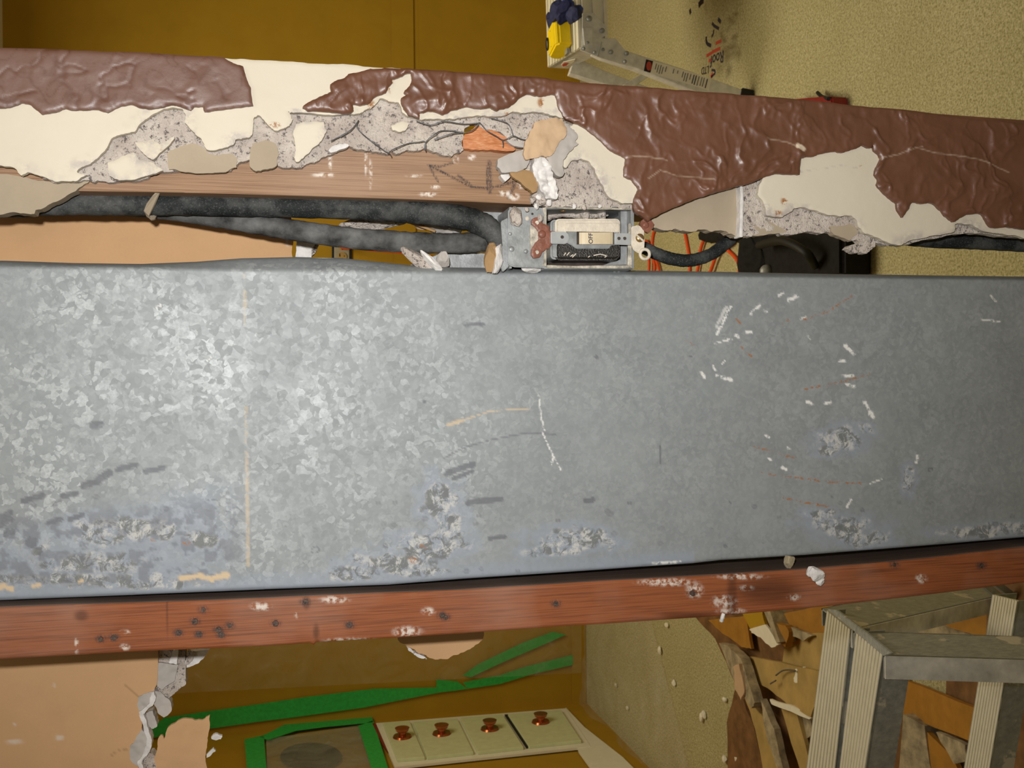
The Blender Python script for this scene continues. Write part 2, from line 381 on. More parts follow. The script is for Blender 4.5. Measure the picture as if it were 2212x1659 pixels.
t.bump(t.noise(700, 3), .5, .0006); M['sheath'] = t.out(col, .7, 0, .25)
M['sheath2'] = simple('dust_coated_sheath', (.155, .155, .15), .85, 0, .42, 55, .5, .2, 700)
M['bakelite'] = simple('black_moulded_body', (.02, .017, .014), .25, 0, .2, 500, .6, .6, 900)
M['brown_paint'] = simple('brown_overpaint', (.26, .10, .065), .4, 0, .15, 150, .3)
M['ivory'] = simple('ivory_rocker', (.68, .57, .38), .25, 0, .06, 80); M['ivory_paint'] = simple('cream_overpaint', (.74, .66, .54), .5, 0, .12, 150, .5)
M['brass'] = simple('brass_screw', (.50, .33, .16), .35, .8)
M['ink'] = simple('dark_ink', (.03, .03, .06), .6, 0, .05)
# room
M['mustard'] = simple('mustard_wall_paint', (.46, .275, .020), .7, 0, .05, 6, .15, .2, 200)
t = NT('olive_carpet'); n = t.noise(95, 6, .8); n2 = t.noise(4, 3); v = t.vor(140)
col = t.mix(t.ramp(n, [(.32, 0.), (.68, 1.)]), (.40, .35, .16), (.72, .67, .42)); col = t.mix(t.ramp(n2, [(.3, .25), (.7, 0.)]), col, (.32, .29, .12))
col = t.mix(t.ramp(t.noise(190, 4, .8), [(.36, .75), (.52, 0.)]), col, (.20, .165, .06)); t.bump(t.mth('ADD', n, v), .45, .004); M['carpet'] = t.out(col, .95, 0, .05)
M['plaster_wall'] = simple('pale_wall_paint', (.70, .66, .55), .8, 0, .05, 6); M['ceil'] = simple('ceiling_paint', (.80, .77, .68), .9, 0, .03, 6)
M['cream_wood'] = simple('cream_painted_wood', (.92, .90, .76), .45, 0, .03, 30); M['drawer'] = simple('pale_green_drawer_front', (.74, .80, .50), .5, 0, .05, 30)
M['copper'] = simple('copper_knob', (.55, .16, .06), .22, .85, .1, 60)
M['green_tape'] = simple('green_masking_tape', (.04, .50, .09), .6, 0, .12, 60, .2)
M['alu'] = simple('aluminium', (.80, .80, .77), .42, .2, .12, 40, .1)
t = NT('ribbed_aluminium'); n = t.noise(50, 4); M['rib'] = t.out(t.mix(n, (.68, .65, .52), (.88, .85, .72)), .55, .05, .3)
t = NT('paint_spotted_aluminium'); n = t.noise(16, 4, .6); n2 = t.noise(60, 4, .7, t.mapp((1, 3, 1)))
col = t.mix(t.ramp(n2, [(.3, 0.), (.7, 1.)]), (.30, .315, .31), (.52, .54, .52)); col = t.mix(t.ramp(n, [(.60, 0.), (.64, .9)]), col, (.78, .74, .66)); M['spot_alu'] = t.out(col, .5, .25, .3)
M['pale_alu'] = simple('paint_smeared_lit_aluminium', (.90, .89, .85), .5, .1, .22, 22, .1)  # paler copy of the rail metal: light on the flanges put into the colour
M['yellow'] = simple('yellow_tape_measure', (.98, .72, .01), .4, 0, .04, 60); M['navy'] = simple('navy_glove_fabric', (.015, .022, .10), .7, 0, .3, 90, .4)
M['blue'] = simple('blue_fabric', (.03, .06, .34), .6, 0, .2, 90, .3); M['black'] = simple('black_rubber', (.012, .013, .015), .6, 0, .2, 60); M['red'] = simple('dark_red_metal', (.28, .018, .018), .4, 0, .1, 60)
M['orange'] = simple('orange_cord', (.85, .10, .015), .5, 0, .05, 60); M['plate'] = simple('grey_outlet_plate', (.40, .38, .30), .4, 0, .05, 60)
M['bagfab'] = simple('black_bag_fabric', (.008, .008, .009), .9, 0, .4, 60, .2); M['label_white'] = simple('label_paper', (.88, .84, .70), .6, 0, .04, 60)
M['red_print'] = simple('red_print', (.52, .07, .045), .6, 0, .05)
M['orange_board'] = simple('orange_painted_board', (.44, .205, .025), .7, 0, .12, 20, .2); M['brown_board'] = simple('brown_board', (.24, .12, .045), .8, 0, .25, 20, .2)
M['tan_board'] = simple('tan_board_back', (.50, .345, .12), .85, 0, .15, 12, .2); M['dust'] = simple('dusty_plaster', (.48, .40, .26), .9, 0, .3, 30, .8)
def film(name, alpha, c=(.85, .85, .78)):
    t = NT(name); n = t.noise(6, 5, .65, None, 1.5); t.bump(n, .6, .02)
    
    al = t.ramp(n, [(.35, alpha*.5), (.6, alpha), (.72, min(1, alpha*1.8))]); t.lk(al, t.b.inputs['Alpha'])
    return t.out(c, .25, 0, .6)
M['film'] = film('clear_plastic_film', .13); M['film0'] = film('bag_plastic_film', .05); M['film2'] = film('hazy_plastic_film', .35, (.5, .5, .42))
# ================================================================== STRUCTURE
BW = 4.0                                   # back wall plane
XL = PX_(0, 0, 0)                          # placeholder, replaced below
XL = W(815, 1560, BW-0.04).x               # face of the built-in drawers on the left side of the room
def struct(name, mb, mat, bevel=0, label=None):
    o = mb.build(name, mat, None, bevel); o['kind'] = 'structure'
    if label: o['label'] = label
    return o
b = MB(); b.box((0.5, 1.0, -.02), 3.5, 3.6, .02); struct('floor', b, M['carpet'], label='olive speckled carpet floor seen through the opened wall')
b = MB(); b.box((0.5, BW+.05, 1.3), 3.5, .05, 1.3); struct('wall_back', b, M['mustard'], label='mustard yellow painted wall at the far side of the room')
b = MB(); b.box((XL-.35, 2.2, 1.3), .05, 1.85, 1.3); struct('wall_left', b, M['mustard'])
b = MB(); b.box((3.3, 1.0, 1.3), .05, 3.1, 1.3); struct('wall_right', b, M['mustard'])
b = MB(); b.box((0.5, -2.4, 1.3), 3.5, .05, 1.3); struct('wall_rear', b, M['plaster_wall'])
b = MB(); b.box((0.5, 1.0, 2.65), 3.5, 3.6, .05); struct('ceiling', b, M['ceil'])
# panel line across the back wall (lower part stands 6 mm proud, with a thin ledge)
z1 = W(845, 60, BW).z; z2 = W(893, 60, BW).z
b = MB(); b.box((1.55, BW-.004, (z1+z2)/2), 1.7, .004, (z1-z2)/2); struct('trim_1', b, M['mustard'], .001, 'flat mustard rail running across the back wall')
b = MB(); b.box((1.55, BW-.0025, z2/2-.012), 1.7, .0025, z2/2-.012); struct('trim_2', b, M['mustard'], .001, 'mustard lower panel of the back wall')
bb = MB(); bb.box((0.6, BW-.008, .035), 2.6, .008, .035); struct('baseboard_back', bb, M['mustard'], .002)

# ------------------------------------------------------------------ the opened partition wall
wall = thing('wall_front', (0.15, 0, 1.45), 'opened plaster partition with torn brown textured face and cream and grey layers', kind='structure')
wall['kind'] = 'structure'
TOPE = [(484,124),(560,130),(655,135),(740,138),(830,147),(900,150),(1000,156),(1150,166),(1200,173),(1300,182),(1420,190),(1500,197),(1600,205),(1700,212),(1800,222),(1900,233),(2000,243),(2100,256),(2212,266),(2440,272)]
def relief(u, v, d):
    wx = fbm(u/80, v/80, 3, 3)*90; wy = fbm(u/80, v/80, 9, 3)*90
    right = sst(540, 760, u)
    lump = fbm((u+wx*.6)/48, (v+wy*.6)/60, 21, 3)
    r1 = 1-np.abs(fbm((u+wx)/62, (v+wy)/95, 33, 3))*2*2.6; r1 = np.clip(r1, 0, 1)**3
    r2 = 1-np.abs(fbm((u-wy)/40, (v+wx)/60, 41, 2))*2*2.6; r2 = np.clip(r2, 0, 1)**4
    amp = sst(.42, .60, fbm(u/120, v/120, 5, 2)+.5)*.7+.45
    r3 = np.clip(1-np.abs(fbm((u+wx*.5)/17, (v-wy*.5)/30, 47, 2))*2*2.4, 0, 1)**3
    hR = .0026*lump + .0016*r1*amp + .0009*r2*amp + .00022*r3
    g = np.abs(fbm((u+wx*.9)/95, (v+wy*.9)/55, 61, 3)); hL = -.0005*np.clip(1-g/.06, 0, 1) + .0012*lump
    ro = np.clip(d/.004, 0, 1); ro = np.sqrt(1-(1-ro)**2)
    return (hL*(1-right)+hR*right)*(.35+.65*ro) + .0012*ro
CRACKS = [[(1350,340),(1385,338),(1440,346)],[(1400,386),(1425,368),(1460,380),(1495,383),(1540,388)],[(1655,300),(1700,308),(1722,318)],[(1903,342),(1940,334),(1975,320),(1990,318)],[(1985,322),(2020,332),(2060,336),(2110,345),(2145,358),(2178,372)]]
def brown_attr(u, v, d):
    c = np.zeros((len(u), 3))
    for k in CRACKS: c[:, 0] = np.maximum(c[:, 0], sst(2.4, 0, segd(u, v+2*fbm(u/12, v/12, 4, 2), k))*.32)
    c[:, 0] = np.maximum(c[:, 0], sst(9, 5, segd(u, v, [(1722,316),(1733,322)])*1.3))
    wx = fbm(u/80, v/80, 3, 3)*90; wy = fbm(u/80, v/80, 9, 3)*90
    g = np.abs(fbm((u+wx*.9)/95, (v+wy*.9)/55, 61, 3)); g2 = np.abs(fbm((u-wy*.8)/70, (v+wx*.8)/40, 66, 3)); c[:, 1] = np.maximum(np.clip(1-g/.055, 0, 1), .85*np.clip(1-g2/.045, 0, 1))*(1-sst(540, 640, u)); c[:, 2] = 1-sst(520, 640, u)  # left part: sheen of the gloss painted as a paler pinkish tone
    return c
BL = [(-260,102),(0,103),(150,108),(300,113),(430,121),(484,124),(498,133),(525,143),(530,160),(542,190),(547,228),(510,232),(465,238),(441,241),(438,228),(420,230),(412,238),(390,230),(370,226),(345,232),(325,236),(300,232),(285,225),(262,228),(232,243),(210,236),(185,238),(160,238),(140,234),(120,242),(90,247),(80,238),(65,226),(45,222),(25,230),(10,233),(-260,236)]
BR = [(652,233),(668,220),(690,209),(707,203),(716,197),(712,183),(722,176),(745,168),(752,160),(785,153),(800,148),(830,147)]+TOPE[5:]+[(2440,502),(2212,496),(2190,492),(2175,490),(2155,493),(2140,490),(2130,475),(2122,463),(2110,461),(2090,463),(2075,470),(2060,480),(2045,468),(2035,455),(2020,442),(2005,438),(1990,440),(1972,437),(1966,444),(1960,455),(1950,470),(1940,455),(1938,440),(1925,430),(1905,412),(1895,398),(1898,388),(1890,377),(1895,360),(1903,342),(1900,335),(1888,325),(1885,312),(1882,320),(1872,318),(1862,313),(1845,322),(1820,330),(1808,327),(1775,332),(1758,338),(1745,338),(1729,342),(1727,378),(1705,377),(1680,375),(1660,380),(1640,388),(1615,398),(1595,402),(1580,407),(1540,418),(1500,430),(1470,443),(1430,460),(1409,471),(1400,478),(1384,466),(1370,455),(1368,440),(1372,425),(1380,408),(1365,388),(1348,380),(1349,360),(1352,342),(1338,334),(1320,325),(1300,305),(1275,285),(1250,268),(1222,257),(1212,240),(1205,225),(1200,205),(1193,203),(1180,207),(1165,208),(1158,207),(1140,203),(1125,210),(1110,225),(1100,232),(1080,236),(1075,240),(1060,232),(1040,235),(1010,230),(990,236),(972,240),(965,245),(958,248),(945,243),(925,240),(906,245),(906,256),(895,252),(882,248),(872,235),(868,225),(866,212),(878,205),(872,198),(885,185),(890,170),(888,158),(875,160),(860,168),(845,172),(848,180),(838,190),(835,200),(820,205),(805,215),(795,225),(780,228),(762,225),(764,240),(752,245),(728,243),(700,241),(665,240)]
ST = .0011
sheet('paint_finish', [BL], -.0012, .0025, ST, M['brown'], wall, relief, {'marks': brown_attr}, jg=1.3, seed=3)
sheet('paint_finish', [BR], -.0012, .0025, ST, M['brown'], wall, relief, {'marks': brown_attr}, jg=1.3, seed=31)
# cream coat
CL = [(-260,106),(0,107),(150,112),(300,117),(430,125),(480,126)]+TOPE[1:5]+[(x, y+4) for x, y in TOPE[5:]]+[(2440,520),(2212,515),(2185,508),(2160,505),(2130,500),(2100,485),(2075,482),(2062,486),(2062,500),(2030,508),(1990,515),(1960,522),(1945,530),(1920,525),(1900,515),(1870,505),(1854,490),(1850,475),(1840,466),(1815,468),(1790,465),(1765,455),(1740,448),(1715,450),(1700,462),(1690,470),(1655,465),(1650,440),(1636,420),(1640,400),(1645,392),
  (1655,360),(1500,400),(1440,430),(1400,455),(1385,455),(1376,440),(1345,440),(1318,428),(1305,408),(1292,385),(1285,365),(1272,348),(1255,342),(1235,346),(1228,356),(1222,368),(1219,362),(1214,345),(1220,330),(1230,312),(1226,300),(1235,292),(1245,288),(1236,282),(1230,275),(1240,268),(1225,262),(1215,255),(1190,250),(1170,243),(1150,241),(1125,244),(1110,241),(1090,249),(1060,251),(1030,249),(1000,253),(985,257),(960,258),(925,257),(906,258),(880,251),(868,241),(862,222),(845,220),(822,212),(812,224),(800,235),(780,243),(765,247),(740,247),(700,248),(640,243),(622,240),(632,258),(625,272),(612,278),(600,284),(585,275),(572,262),(558,246),(550,252),(548,262),(545,290),(538,298),(520,301),(508,302),(505,312),(490,318),(460,325),(445,322),(435,300),(415,282),(398,264),(402,250),(395,236),(370,232),(345,240),(325,250),(310,262),(290,285),(265,290),(240,300),(232,318),(205,345),(195,355),(172,364),(166,372),(190,378),(170,388),(150,392),(120,393),(95,382),(60,372),(45,380),(30,362),(0,357),(-260,356)]
ISL = [(640,268),(668,262),(700,264),(706,282),(700,296),(688,312),(672,325),(655,342),(640,350),(635,340),(638,318),(633,290)]
ISL2 = [(232,352),(262,338),(290,330),(300,345),(330,350),(352,368),(322,378),(290,388),(258,390),(236,380)]
ISL3 = [(292,308),(330,300),(345,312),(372,296),(385,290),(376,300),(352,325),(330,345),(310,332)]
ISL4 = [(845,272),(858,265),(872,262),(884,268),(882,276),(868,284),(850,282)]
RUST = [(595,270,14,5),(350,333,7,10),(838,228,6,12),(803,232,8,14),(843,185,6,14),(1100,245,9,7),(1168,222,7,10),(1694,435,7,9),(1860,362,6,3),(1680,462,8,8)]
def cream_attr(u, v, d):
    c = np.zeros((len(u), 3))
    for x, y, a_, b_ in RUST: c[:, 0] = np.maximum(c[:, 0], sst(1.5, .5, np.hypot((u-x)/a_, (v-y)/b_)))
    edge = sst(.010, .001, d)*(v > 235)
    c[:, 1] = edge*sst(-.12, .2, fbm(u/50, v/50, 8, 3))*(1-sst(1380, 1420, u)*sst(2150, 2100, u)*(v < 440)*1.0)
    c[:, 1] = np.maximum(c[:, 1], sst(1.6, .6, segd(u, v, [(1728,372),(1760,366),(1790,362),(1815,358),(1850,362)]))*.8)
    c[:, 1] = np.maximum(c[:, 1], sst(1.4, .5, segd(u, v, [(1236,333),(1252,345),(1290,370),(1315,382),(1340,388)]))*.7)
    return c
def cream_disp(u, v, d): return .0005*fbm(u/60, v/60, 2, 4)+.0006*np.clip(d/.0015, 0, 1)
for i, L in enumerate([CL, ISL, ISL2, ISL3, ISL4]):
    sheet('plaster_coat', [L], .0022, .0065, .0013, M['cream'], wall, cream_disp, {'marks': cream_attr}, jg=2.2, seed=50+i)
# sandy base coat
SA = [(150,300),(240,250),(330,215),(700,210),(1100,205),(1240,200),(1420,300),(1410,452),(1372,450),(1345,452),(1320,449),(1250,449),(1200,446),(1170,444),(1150,438),(1152,400),(1120,360),(1112,330),(1140,318),(1110,316),(1095,303),(1085,288),(1062,280),(1040,276),(1024,266),(1006,276),(1000,292),(1000,318),(992,330),(975,338),(955,334),(935,328),(918,320),(900,325),(880,323),(860,332),(846,325),(840,336),(820,330),(800,325),(790,326),(762,320),(755,314),(735,322),(708,334),(690,345),(672,350),(660,356),(640,363),(600,358),(596,345),(540,345),(515,352),(500,368),(460,372),(400,368),(330,372),(318,385),(250,392),(215,392),(200,393),(192,388),(165,394),(120,396),(90,386)]
def sand_disp(u, v, d): return .0022*fbm(u/16, v/16, 12, 4)+.0016*fbm(u/60, v/60, 13, 3)
sheet('base_coat', [SA], .0085, .015, .0012, M['sand'], wall, sand_disp, jg=3.5, seed=77)
SB = [(1600,360),(1900,430),(2440,470),(2440,524),(2200,512),(2120,504),(2060,506),(1990,519),(1945,532),(1920,530),(1892,524),(1886,536),(1872,548),(1845,546),(1828,538),(1842,530),(1858,524),(1848,518),(1830,512),(1800,502),(1775,505),(1750,500),(1720,506),(1690,508),(1680,500),(1650,503),(1625,510),(1603,512),(1605,440),(1603,402)]
sheet('base_coat', [SB], .0085, .016, .0012, M['sand'], wall, sand_disp, jg=3.2, seed=78)
for i, L in enumerate([
  [(-260,340),(0,376),(60,384),(100,392),(160,392),(195,386),(188,396),(165,412),(140,426),(100,446),(76,454),(74,462),(40,460),(0,464),(-260,466)],
  [(360,332),(400,312),(420,310),(438,318),(452,332),(470,335),(505,333),(513,348),(511,362),(490,371),(460,374),(400,372),(365,366)],
  [(540,322),(548,308),(570,303),(595,310),(602,330),(598,358),(575,366),(552,370),(540,362)],
  [(1402,484),(1407,473),(1440,455),(1500,430),(1560,409),(1600,398),(1612,420),(1604,512),(1590,511),(1575,505),(1560,497),(1540,500),(1520,495),(1500,500),(1480,499),(1460,494),(1440,497),(1425,495),(1410,492)],
  [(1612,470),(1640,468),(1690,492),(1700,500),(1680,504),(1640,509),(1612,512)],
  [(1792,488),(1830,485),(1850,490),(1852,505),(1835,520),(1812,510),(1795,500)]]):
    sheet('lath_board', [L], [.0125, .0062, .0055, .011, .009, .007][i], [.024, .009, .010, .022, .016, .014][i], .0016, M['lath'], wall, lambda u, v, d: .0009*fbm(u/50, v/50, 30, 3), jg=2.6, seed=90+i)
# hard white bead at the board joint, and loose flakes hanging from the break
def flake(name, loop, Yf, Yb, mat, seed, label=None, j=2.0, dsp=.0012, parent=wall, sc=30, attrs=None):
    o = sheet(name, [loop], Yf, Yb, .0012, mat, parent, lambda u, v, d: dsp*fbm(u/sc, v/sc, seed, 4)*2+.0007*np.clip(d/.002, 0, 1), attrs, jg=j, seed=seed)
    if label: o['label'] = label
    return o
flake('plaster_flake', [(1598,404),(1604,402),(1606,440),(1604,512),(1597,512),(1600,450)], .0045, .014, M['white'], 201, 'white plaster bead along the lath joint', 1)
flake('plaster_flake', [(1196,262),(1222,268),(1240,280),(1248,292),(1243,305),(1250,310),(1240,318),(1228,330),(1216,345),(1220,372),(1212,382),(1200,378),(1190,362),(1180,340),(1195,320)], -.003, .003, M['greyflake'], 202, 'thin grey plaster flake lifting off the cream coat', 2.5, .0016, sc=18)
flake('plaster_flake', [(1152,342),(1178,339),(1186,350),(1194,378),(1205,420),(1203,430),(1180,430),(1168,412),(1160,390),(1150,362)], -.002, .012, M['white'], 203, 'crumpled white gypsum lump above the switch', 2, .005, sc=12)
flake('plaster_flake', [(1075,345),(1100,332),(1128,325),(1145,345),(1138,362),(1115,372),(1085,373),(1074,360)], -.001, .006, M['greyflake'], 204, 'rounded grey plaster flake over the stud', 1.5)
flake('paper_flake', [(1131,330),(1134,310),(1145,285),(1152,268),(1170,258),(1200,253),(1216,256),(1224,275),(1218,300),(1208,308),(1200,325),(1188,338),(1170,336),(1150,342),(1138,348)], -.0065, -.0035, M['flap'], 205, 'curled tan paper flap at the centre of the break', 2.8, .0025, sc=26)
flake('paper_flake', [(1102,372),(1120,366),(1145,368),(1162,380),(1160,410),(1150,418),(1130,400),(1112,385)], .0, .004, M['kraft'], 206, 'small brown paper flap over the stud end', 2.5)
flake('plaster_flake', [(1090,300),(1105,302),(1130,312),(1132,318),(1110,315)], .003, .007, M['greyflake'], 207, None, 1)
flake('plaster_flake', [(708,326),(722,314),(745,310),(756,313),(740,322),(715,330)], .004, .010, M['white'], 208, None, 2)
flake('plaster_flake', [(1080,378),(1098,373),(1102,382),(1092,392)], .006, .014, M['white'], 209, None, 1)
# crumbs of plaster caught along the broken lower edge
crumb_spots = [(1150,432,9),(1163,425,8),(1172,436,10),(1158,446,7),(1138,452,6),(1186,438,8),(1148,395,7),(1155,410,6),(1170,398,5),(1240,446,6),(1262,447,7),(1296,446,5)]
for i, (x, y, r) in enumerate(crumb_spots):
    b = MB(); b.rock(W(x, y, .004), r*.00036, r*.0003, r*.00033, 300+i); b.build('plaster_crumb', M['white'] if i % 2 else M['sand'], wall)
# far skin of the wall: peach paper-faced lath, still clinging beyond the studs
def peach_attr(u, v, d):
    c = np.zeros((len(u), 3))
    for (x, y, a_, b_) in [(128,1594,9,7),(30,1602,18,5),(118,1480,5,4),(32,1565,4,4),(620,520,4,12)]:
        c[:, 0] = np.maximum(c[:, 0], sst(1.3, .4, np.hypot((u-x)/a_, (v-y)/b_)+fbm(u/8, v/8, 3, 3))*.6)
    c[:, 1] = sst(2.0, .8, segd(u, v, [(268,1478),(285,1492),(300,1506)]))*.5+sst(2.0, .8, segd(u, v, [(240,1632),(262,1617),(280,1622)]))*.5
    return c
FY = .112
pd = lambda u, v, d: .0010*fbm(u/120, v/120, 6, 3)
sheet('far_lath_board', [[(-280,1330),(342,1330),(343,1380),(341,1412),(341,1440),(339,1478),(331,1497),(312,1499),(300,1506),(299,1523),(304,1536),(306,1560),(308,1582),(290,1606),(283,1612),(283,1640),(299,1656),(302,1700),(-280,1700)]], FY, FY+.012, .0018, M['peach'], wall, pd, {'marks': peach_attr}, jg=1.2, seed=120)
sheet('far_lath_board', [[(-280,430),(620,430),(634,500),(634,520),(630,545),(640,600),(-280,600)]], FY, FY+.012, .0018, M['peach'], wall, pd, {'marks': peach_attr}, jg=1.2, seed=121)
o = sheet('far_lath_board', [[(858,1340),(1046,1340),(1046,1372),(1040,1384),(1030,1392),(1018,1400),(1008,1405),(990,1414),(965,1424),(940,1425),(922,1418),(905,1412),(895,1402),(880,1398),(876,1392),(860,1384)]], FY, FY+.010, .0016, M['peach'], wall, pd, {'marks': peach_attr}, jg=2.5, seed=122)
o['label'] = 'half-round scrap of peach lath hanging below the reddish stud'
o = sheet('far_lath_board', [[(347,1588),(354,1597),(366,1569),(375,1564),(403,1552),(438,1556),(453,1545),(453,1574),(448,1604),(444,1645),(452,1710),(342,1710),(333,1640),(340,1604)]], FY-.012, FY-.009, .0014, M['peach'], wall, lambda u, v, d: .004*fbm(u/70, v/70, 16, 3), {'marks': peach_attr}, jg=2.8, seed=123)
o['label'] = 'jagged peach paper flap torn away from the far lath'
for i, (L, mt, y0, th) in enumerate([
  ([(340,1405),(386,1400),(401,1400),(402,1478),(384,1492),(365,1508),(350,1500),(339,1486)], 'sand', FY+.004, .014),
  ([(341,1432),(385,1436),(378,1470),(350,1490),(339,1480)], 'greyflake', FY+.001, .006),
  ([(373,1405),(384,1402),(383,1436),(364,1432)], 'white', FY-.003, .008),
  ([(405,1405),(452,1404),(442,1420),(430,1432),(403,1442),(400,1430)], 'white', FY+.004, .010),
  ([(404,1406),(422,1410),(415,1428),(402,1436)], 'sand', FY+.001, .006),
  ([(330,1492),(346,1492),(360,1508),(370,1520),(370,1537),(354,1550),(340,1538),(332,1520)], 'greyflake', FY+.002, .012),
  ([(316,1541),(330,1534),(336,1552),(340,1566),(332,1574),(319,1569)], 'greyflake', FY+.002, .012),
  ([(312,1626),(330,1626),(342,1637),(346,1700),(310,1700)], 'sand', FY+.002, .012),
  ([(327,1496),(334,1494),(336,1510),(330,1524),(318,1534),(310,1542),(317,1562),(326,1590),(328,1612),(318,1632),(304,1648),(313,1664),(314,1700),(302,1700),(301,1660),(297,1645),(310,1625),(317,1608),(315,1588),(307,1560),(300,1538),(312,1530),(324,1518)], 'white', FY-.004, .012),
  ([(640,498),(655,508),(672,510),(683,521),(673,540),(670,600),(641,600),(638,556)], 'white', FY-.001, .012),
  ([(682,520),(690,524),(680,548),(673,556),(672,540)], 'sand', FY+.002, .010),
  ([(876,1393),(884,1398),(898,1410),(918,1419),(922,1424),(900,1418),(882,1405)], 'white', FY-.001, .008),
  ([(333,1494),(318,1497),(299,1506),(296,1523),(302,1537),(318,1531),(331,1512)], 'greyflake', FY-.001, .008),
  ([(306,1576),(288,1606),(281,1613),(281,1641),(298,1656),(318,1634),(324,1604),(316,1582)], 'greyflake', FY-.001, .008),
  ([(453,1594),(468,1584),(480,1589),(478,1597),(463,1598)], 'white', FY-.012, .003),
  ([(446,1630),(461,1615),(466,1622),(446,1637)], 'white', FY-.012, .003)]):
    sheet('plaster_fragment', [L], y0, y0+th, .0012, M[mt], wall, lambda u, v, d: .0014*fbm(u/15, v/15, 44, 3)*2, jg=2.0, seed=140+i)
# jamb at the free end of the wall (image top)
b = MB(); L = [(-280,104),(0,106),(300,115),(655,139),(1000,160),(1300,186),(1600,209),(1900,237),(2440,276)]
for (p, q) in zip(L[:-1], L[1:]):
    b.hexa([W(p[0], p[1], .006), W(q[0], q[1], .006), W(q[0], q[1]+14, .006), W(p[0], p[1]+14, .006)][:4] + [v+Vector((0, .12, 0)) for v in [W(p[0], p[1], .006), W(q[0], q[1], .006), W(q[0], q[1]+14, .006), W(p[0], p[1]+14, .006)]])
b.build('wall_end', M['brown'], wall)['label'] = 'brown painted free end of the wall'
# chicken wire poking from the plaster, one bundle
wr = thing('plaster_wire', W(900, 300, 0), 'broken strands of dark hexagonal wire netting sticking out of the grey plaster', 'wire')
for i, L in enumerate([[(735,296),(752,285),(763,276),(775,260),(770,272),(782,288),(796,300),(812,312),(830,325),(842,332),(845,338)],
  [(845,325),(860,318),(885,309),(905,307),(918,306),(919,326),(918,312),(926,300),(940,290),(952,283),(975,282),(1000,286),(1020,282),(1032,272),(1036,265),(1052,282),(1072,294),(1085,302),(1096,300),(1108,293),(1125,300),(1145,304)],
  [(1085,302),(1087,312),(1086,318)],[(752,285),(730,297),(715,305)],[(1060,255),(1085,262),(1100,270),(1108,292)],[(900,262),(930,270),(960,262),(1000,268),(1034,266)],[(938,302),(965,292),(982,288),(1000,287)]]):
    b = MB(); b.tube([W(x, y, -.0015-.002*math.sin(k*1.7+i)) for k, (x, y) in enumerate(L)], .00038, 6, 0, 3); b.build('strand', M['wire'], wr)
# ------------------------------------------------------------------ studs
def stud_attr(u, v, d):
    c = np.zeros((len(u), 3))
    def st(pts, wd, s=1): c[:, 0] = np.maximum(c[:, 0], s*sst(wd, wd*.3, segd(u, v, pts)))
    st([(926,357),(945,366),(975,382),(1005,398),(1020,404),(1050,406),(1080,402),(1117,390)], 3.6)
    st([(926,357),(950,360),(978,352)], 3.2, .9); st([(928,360),(938,378),(946,392)], 3.2, .9)
    st([(1057,350),(1059,385),(1058,415)], 6.5, .8); st([(1053,360),(1053,410)], 3, 1); st([(1112,398),(1106,410),(1098,428)], 5, 1); st([(990,380),(1015,398)], 5, .8)
    for (x, y, a_, b_) in [(790,350,3,26),(800,375,3,30),(713,345,4,22),(640,355,14,4),(940,404,10,4),(925,420,18,5),(895,380,18,2),(1020,340,10,6),(1090,418,16,6),(1110,425,12,8),(1125,400,8,8),(700,378,26,4),(985,345,6,8)]:
        c[:, 1] = np.maximum(c[:, 1], sst(1.4, .5, np.hypot((u-x)/a_, (v-y)/b_)))
    return c
s1 = thing('wall_stud', W(1100, 420, .02), 'weathered brown stud with pencilled arrows, beside the black cables and switch box', 'stud')
sheet('timber', [[(-260,330),(600,310),(1000,300),(1166,310),(1166,400),(1160,410),(1164,441),(1150,441),(900,430),(700,424),(500,418),(330,414),(165,412),(-260,408)]], .016, .104, .0011, M['stud'], s1, lambda u, v, d: .0003*fbm(u/30, v/3, 7, 3), {'marks': stud_attr}, edge_round=.0015)
b = MB(); b.hexa([W(1166,350,.022), W(2440,380,.022), W(2440,466,.022), W(1166,438,.022)]+[v+Vector((0, .082, 0)) for v in [W(1166,350,.022), W(2440,380,.022), W(2440,466,.022), W(1166,438,.022)]]); b.build('timber', M['stud'], s1, .001)
o = sheet('broken_splinter', [[(1000,318),(998,295),(1012,285),(1030,272),(1060,280),(1095,296),(1108,312),(1112,325),(1080,326),(1040,323),(1005,321)]], .0085, .016, .001, M['orange_wood'], s1, lambda u, v, d: .004*fbm(u/40, v/9, 17, 3), jg=2, seed=5)
o['label'] = 'freshly broken orange splintered patch of the stud'
TOPS = [(-260,1316),(0,1313),(120,1308),(300,1303),(560,1294),(700,1287),(1000,1275),(1300,1256),(1560,1242),(1770,1228),(2000,1207),(2212,1182),(2440,1175)]
BOTS = [(2440,1252),(2212,1259),(2000,1286),(1800,1309),(1560,1331),(1300,1349),(1240,1352),(1000,1369),(860,1378),(684,1388),(678,1394),(670,1390),(560,1397),(300,1408),(0,1425),(-260,1428)]
NAILS = [(218,1380),(246,1377),(386,1367),(421,1342),(439,1317),(430,1370),(472,1360),(478,1371),(496,1351),(595,1346),(660,1300),(755,1350),(962,1333),(955,1329),(1201,1304),(1495,1281),(1932,1220),(2120,1222)]
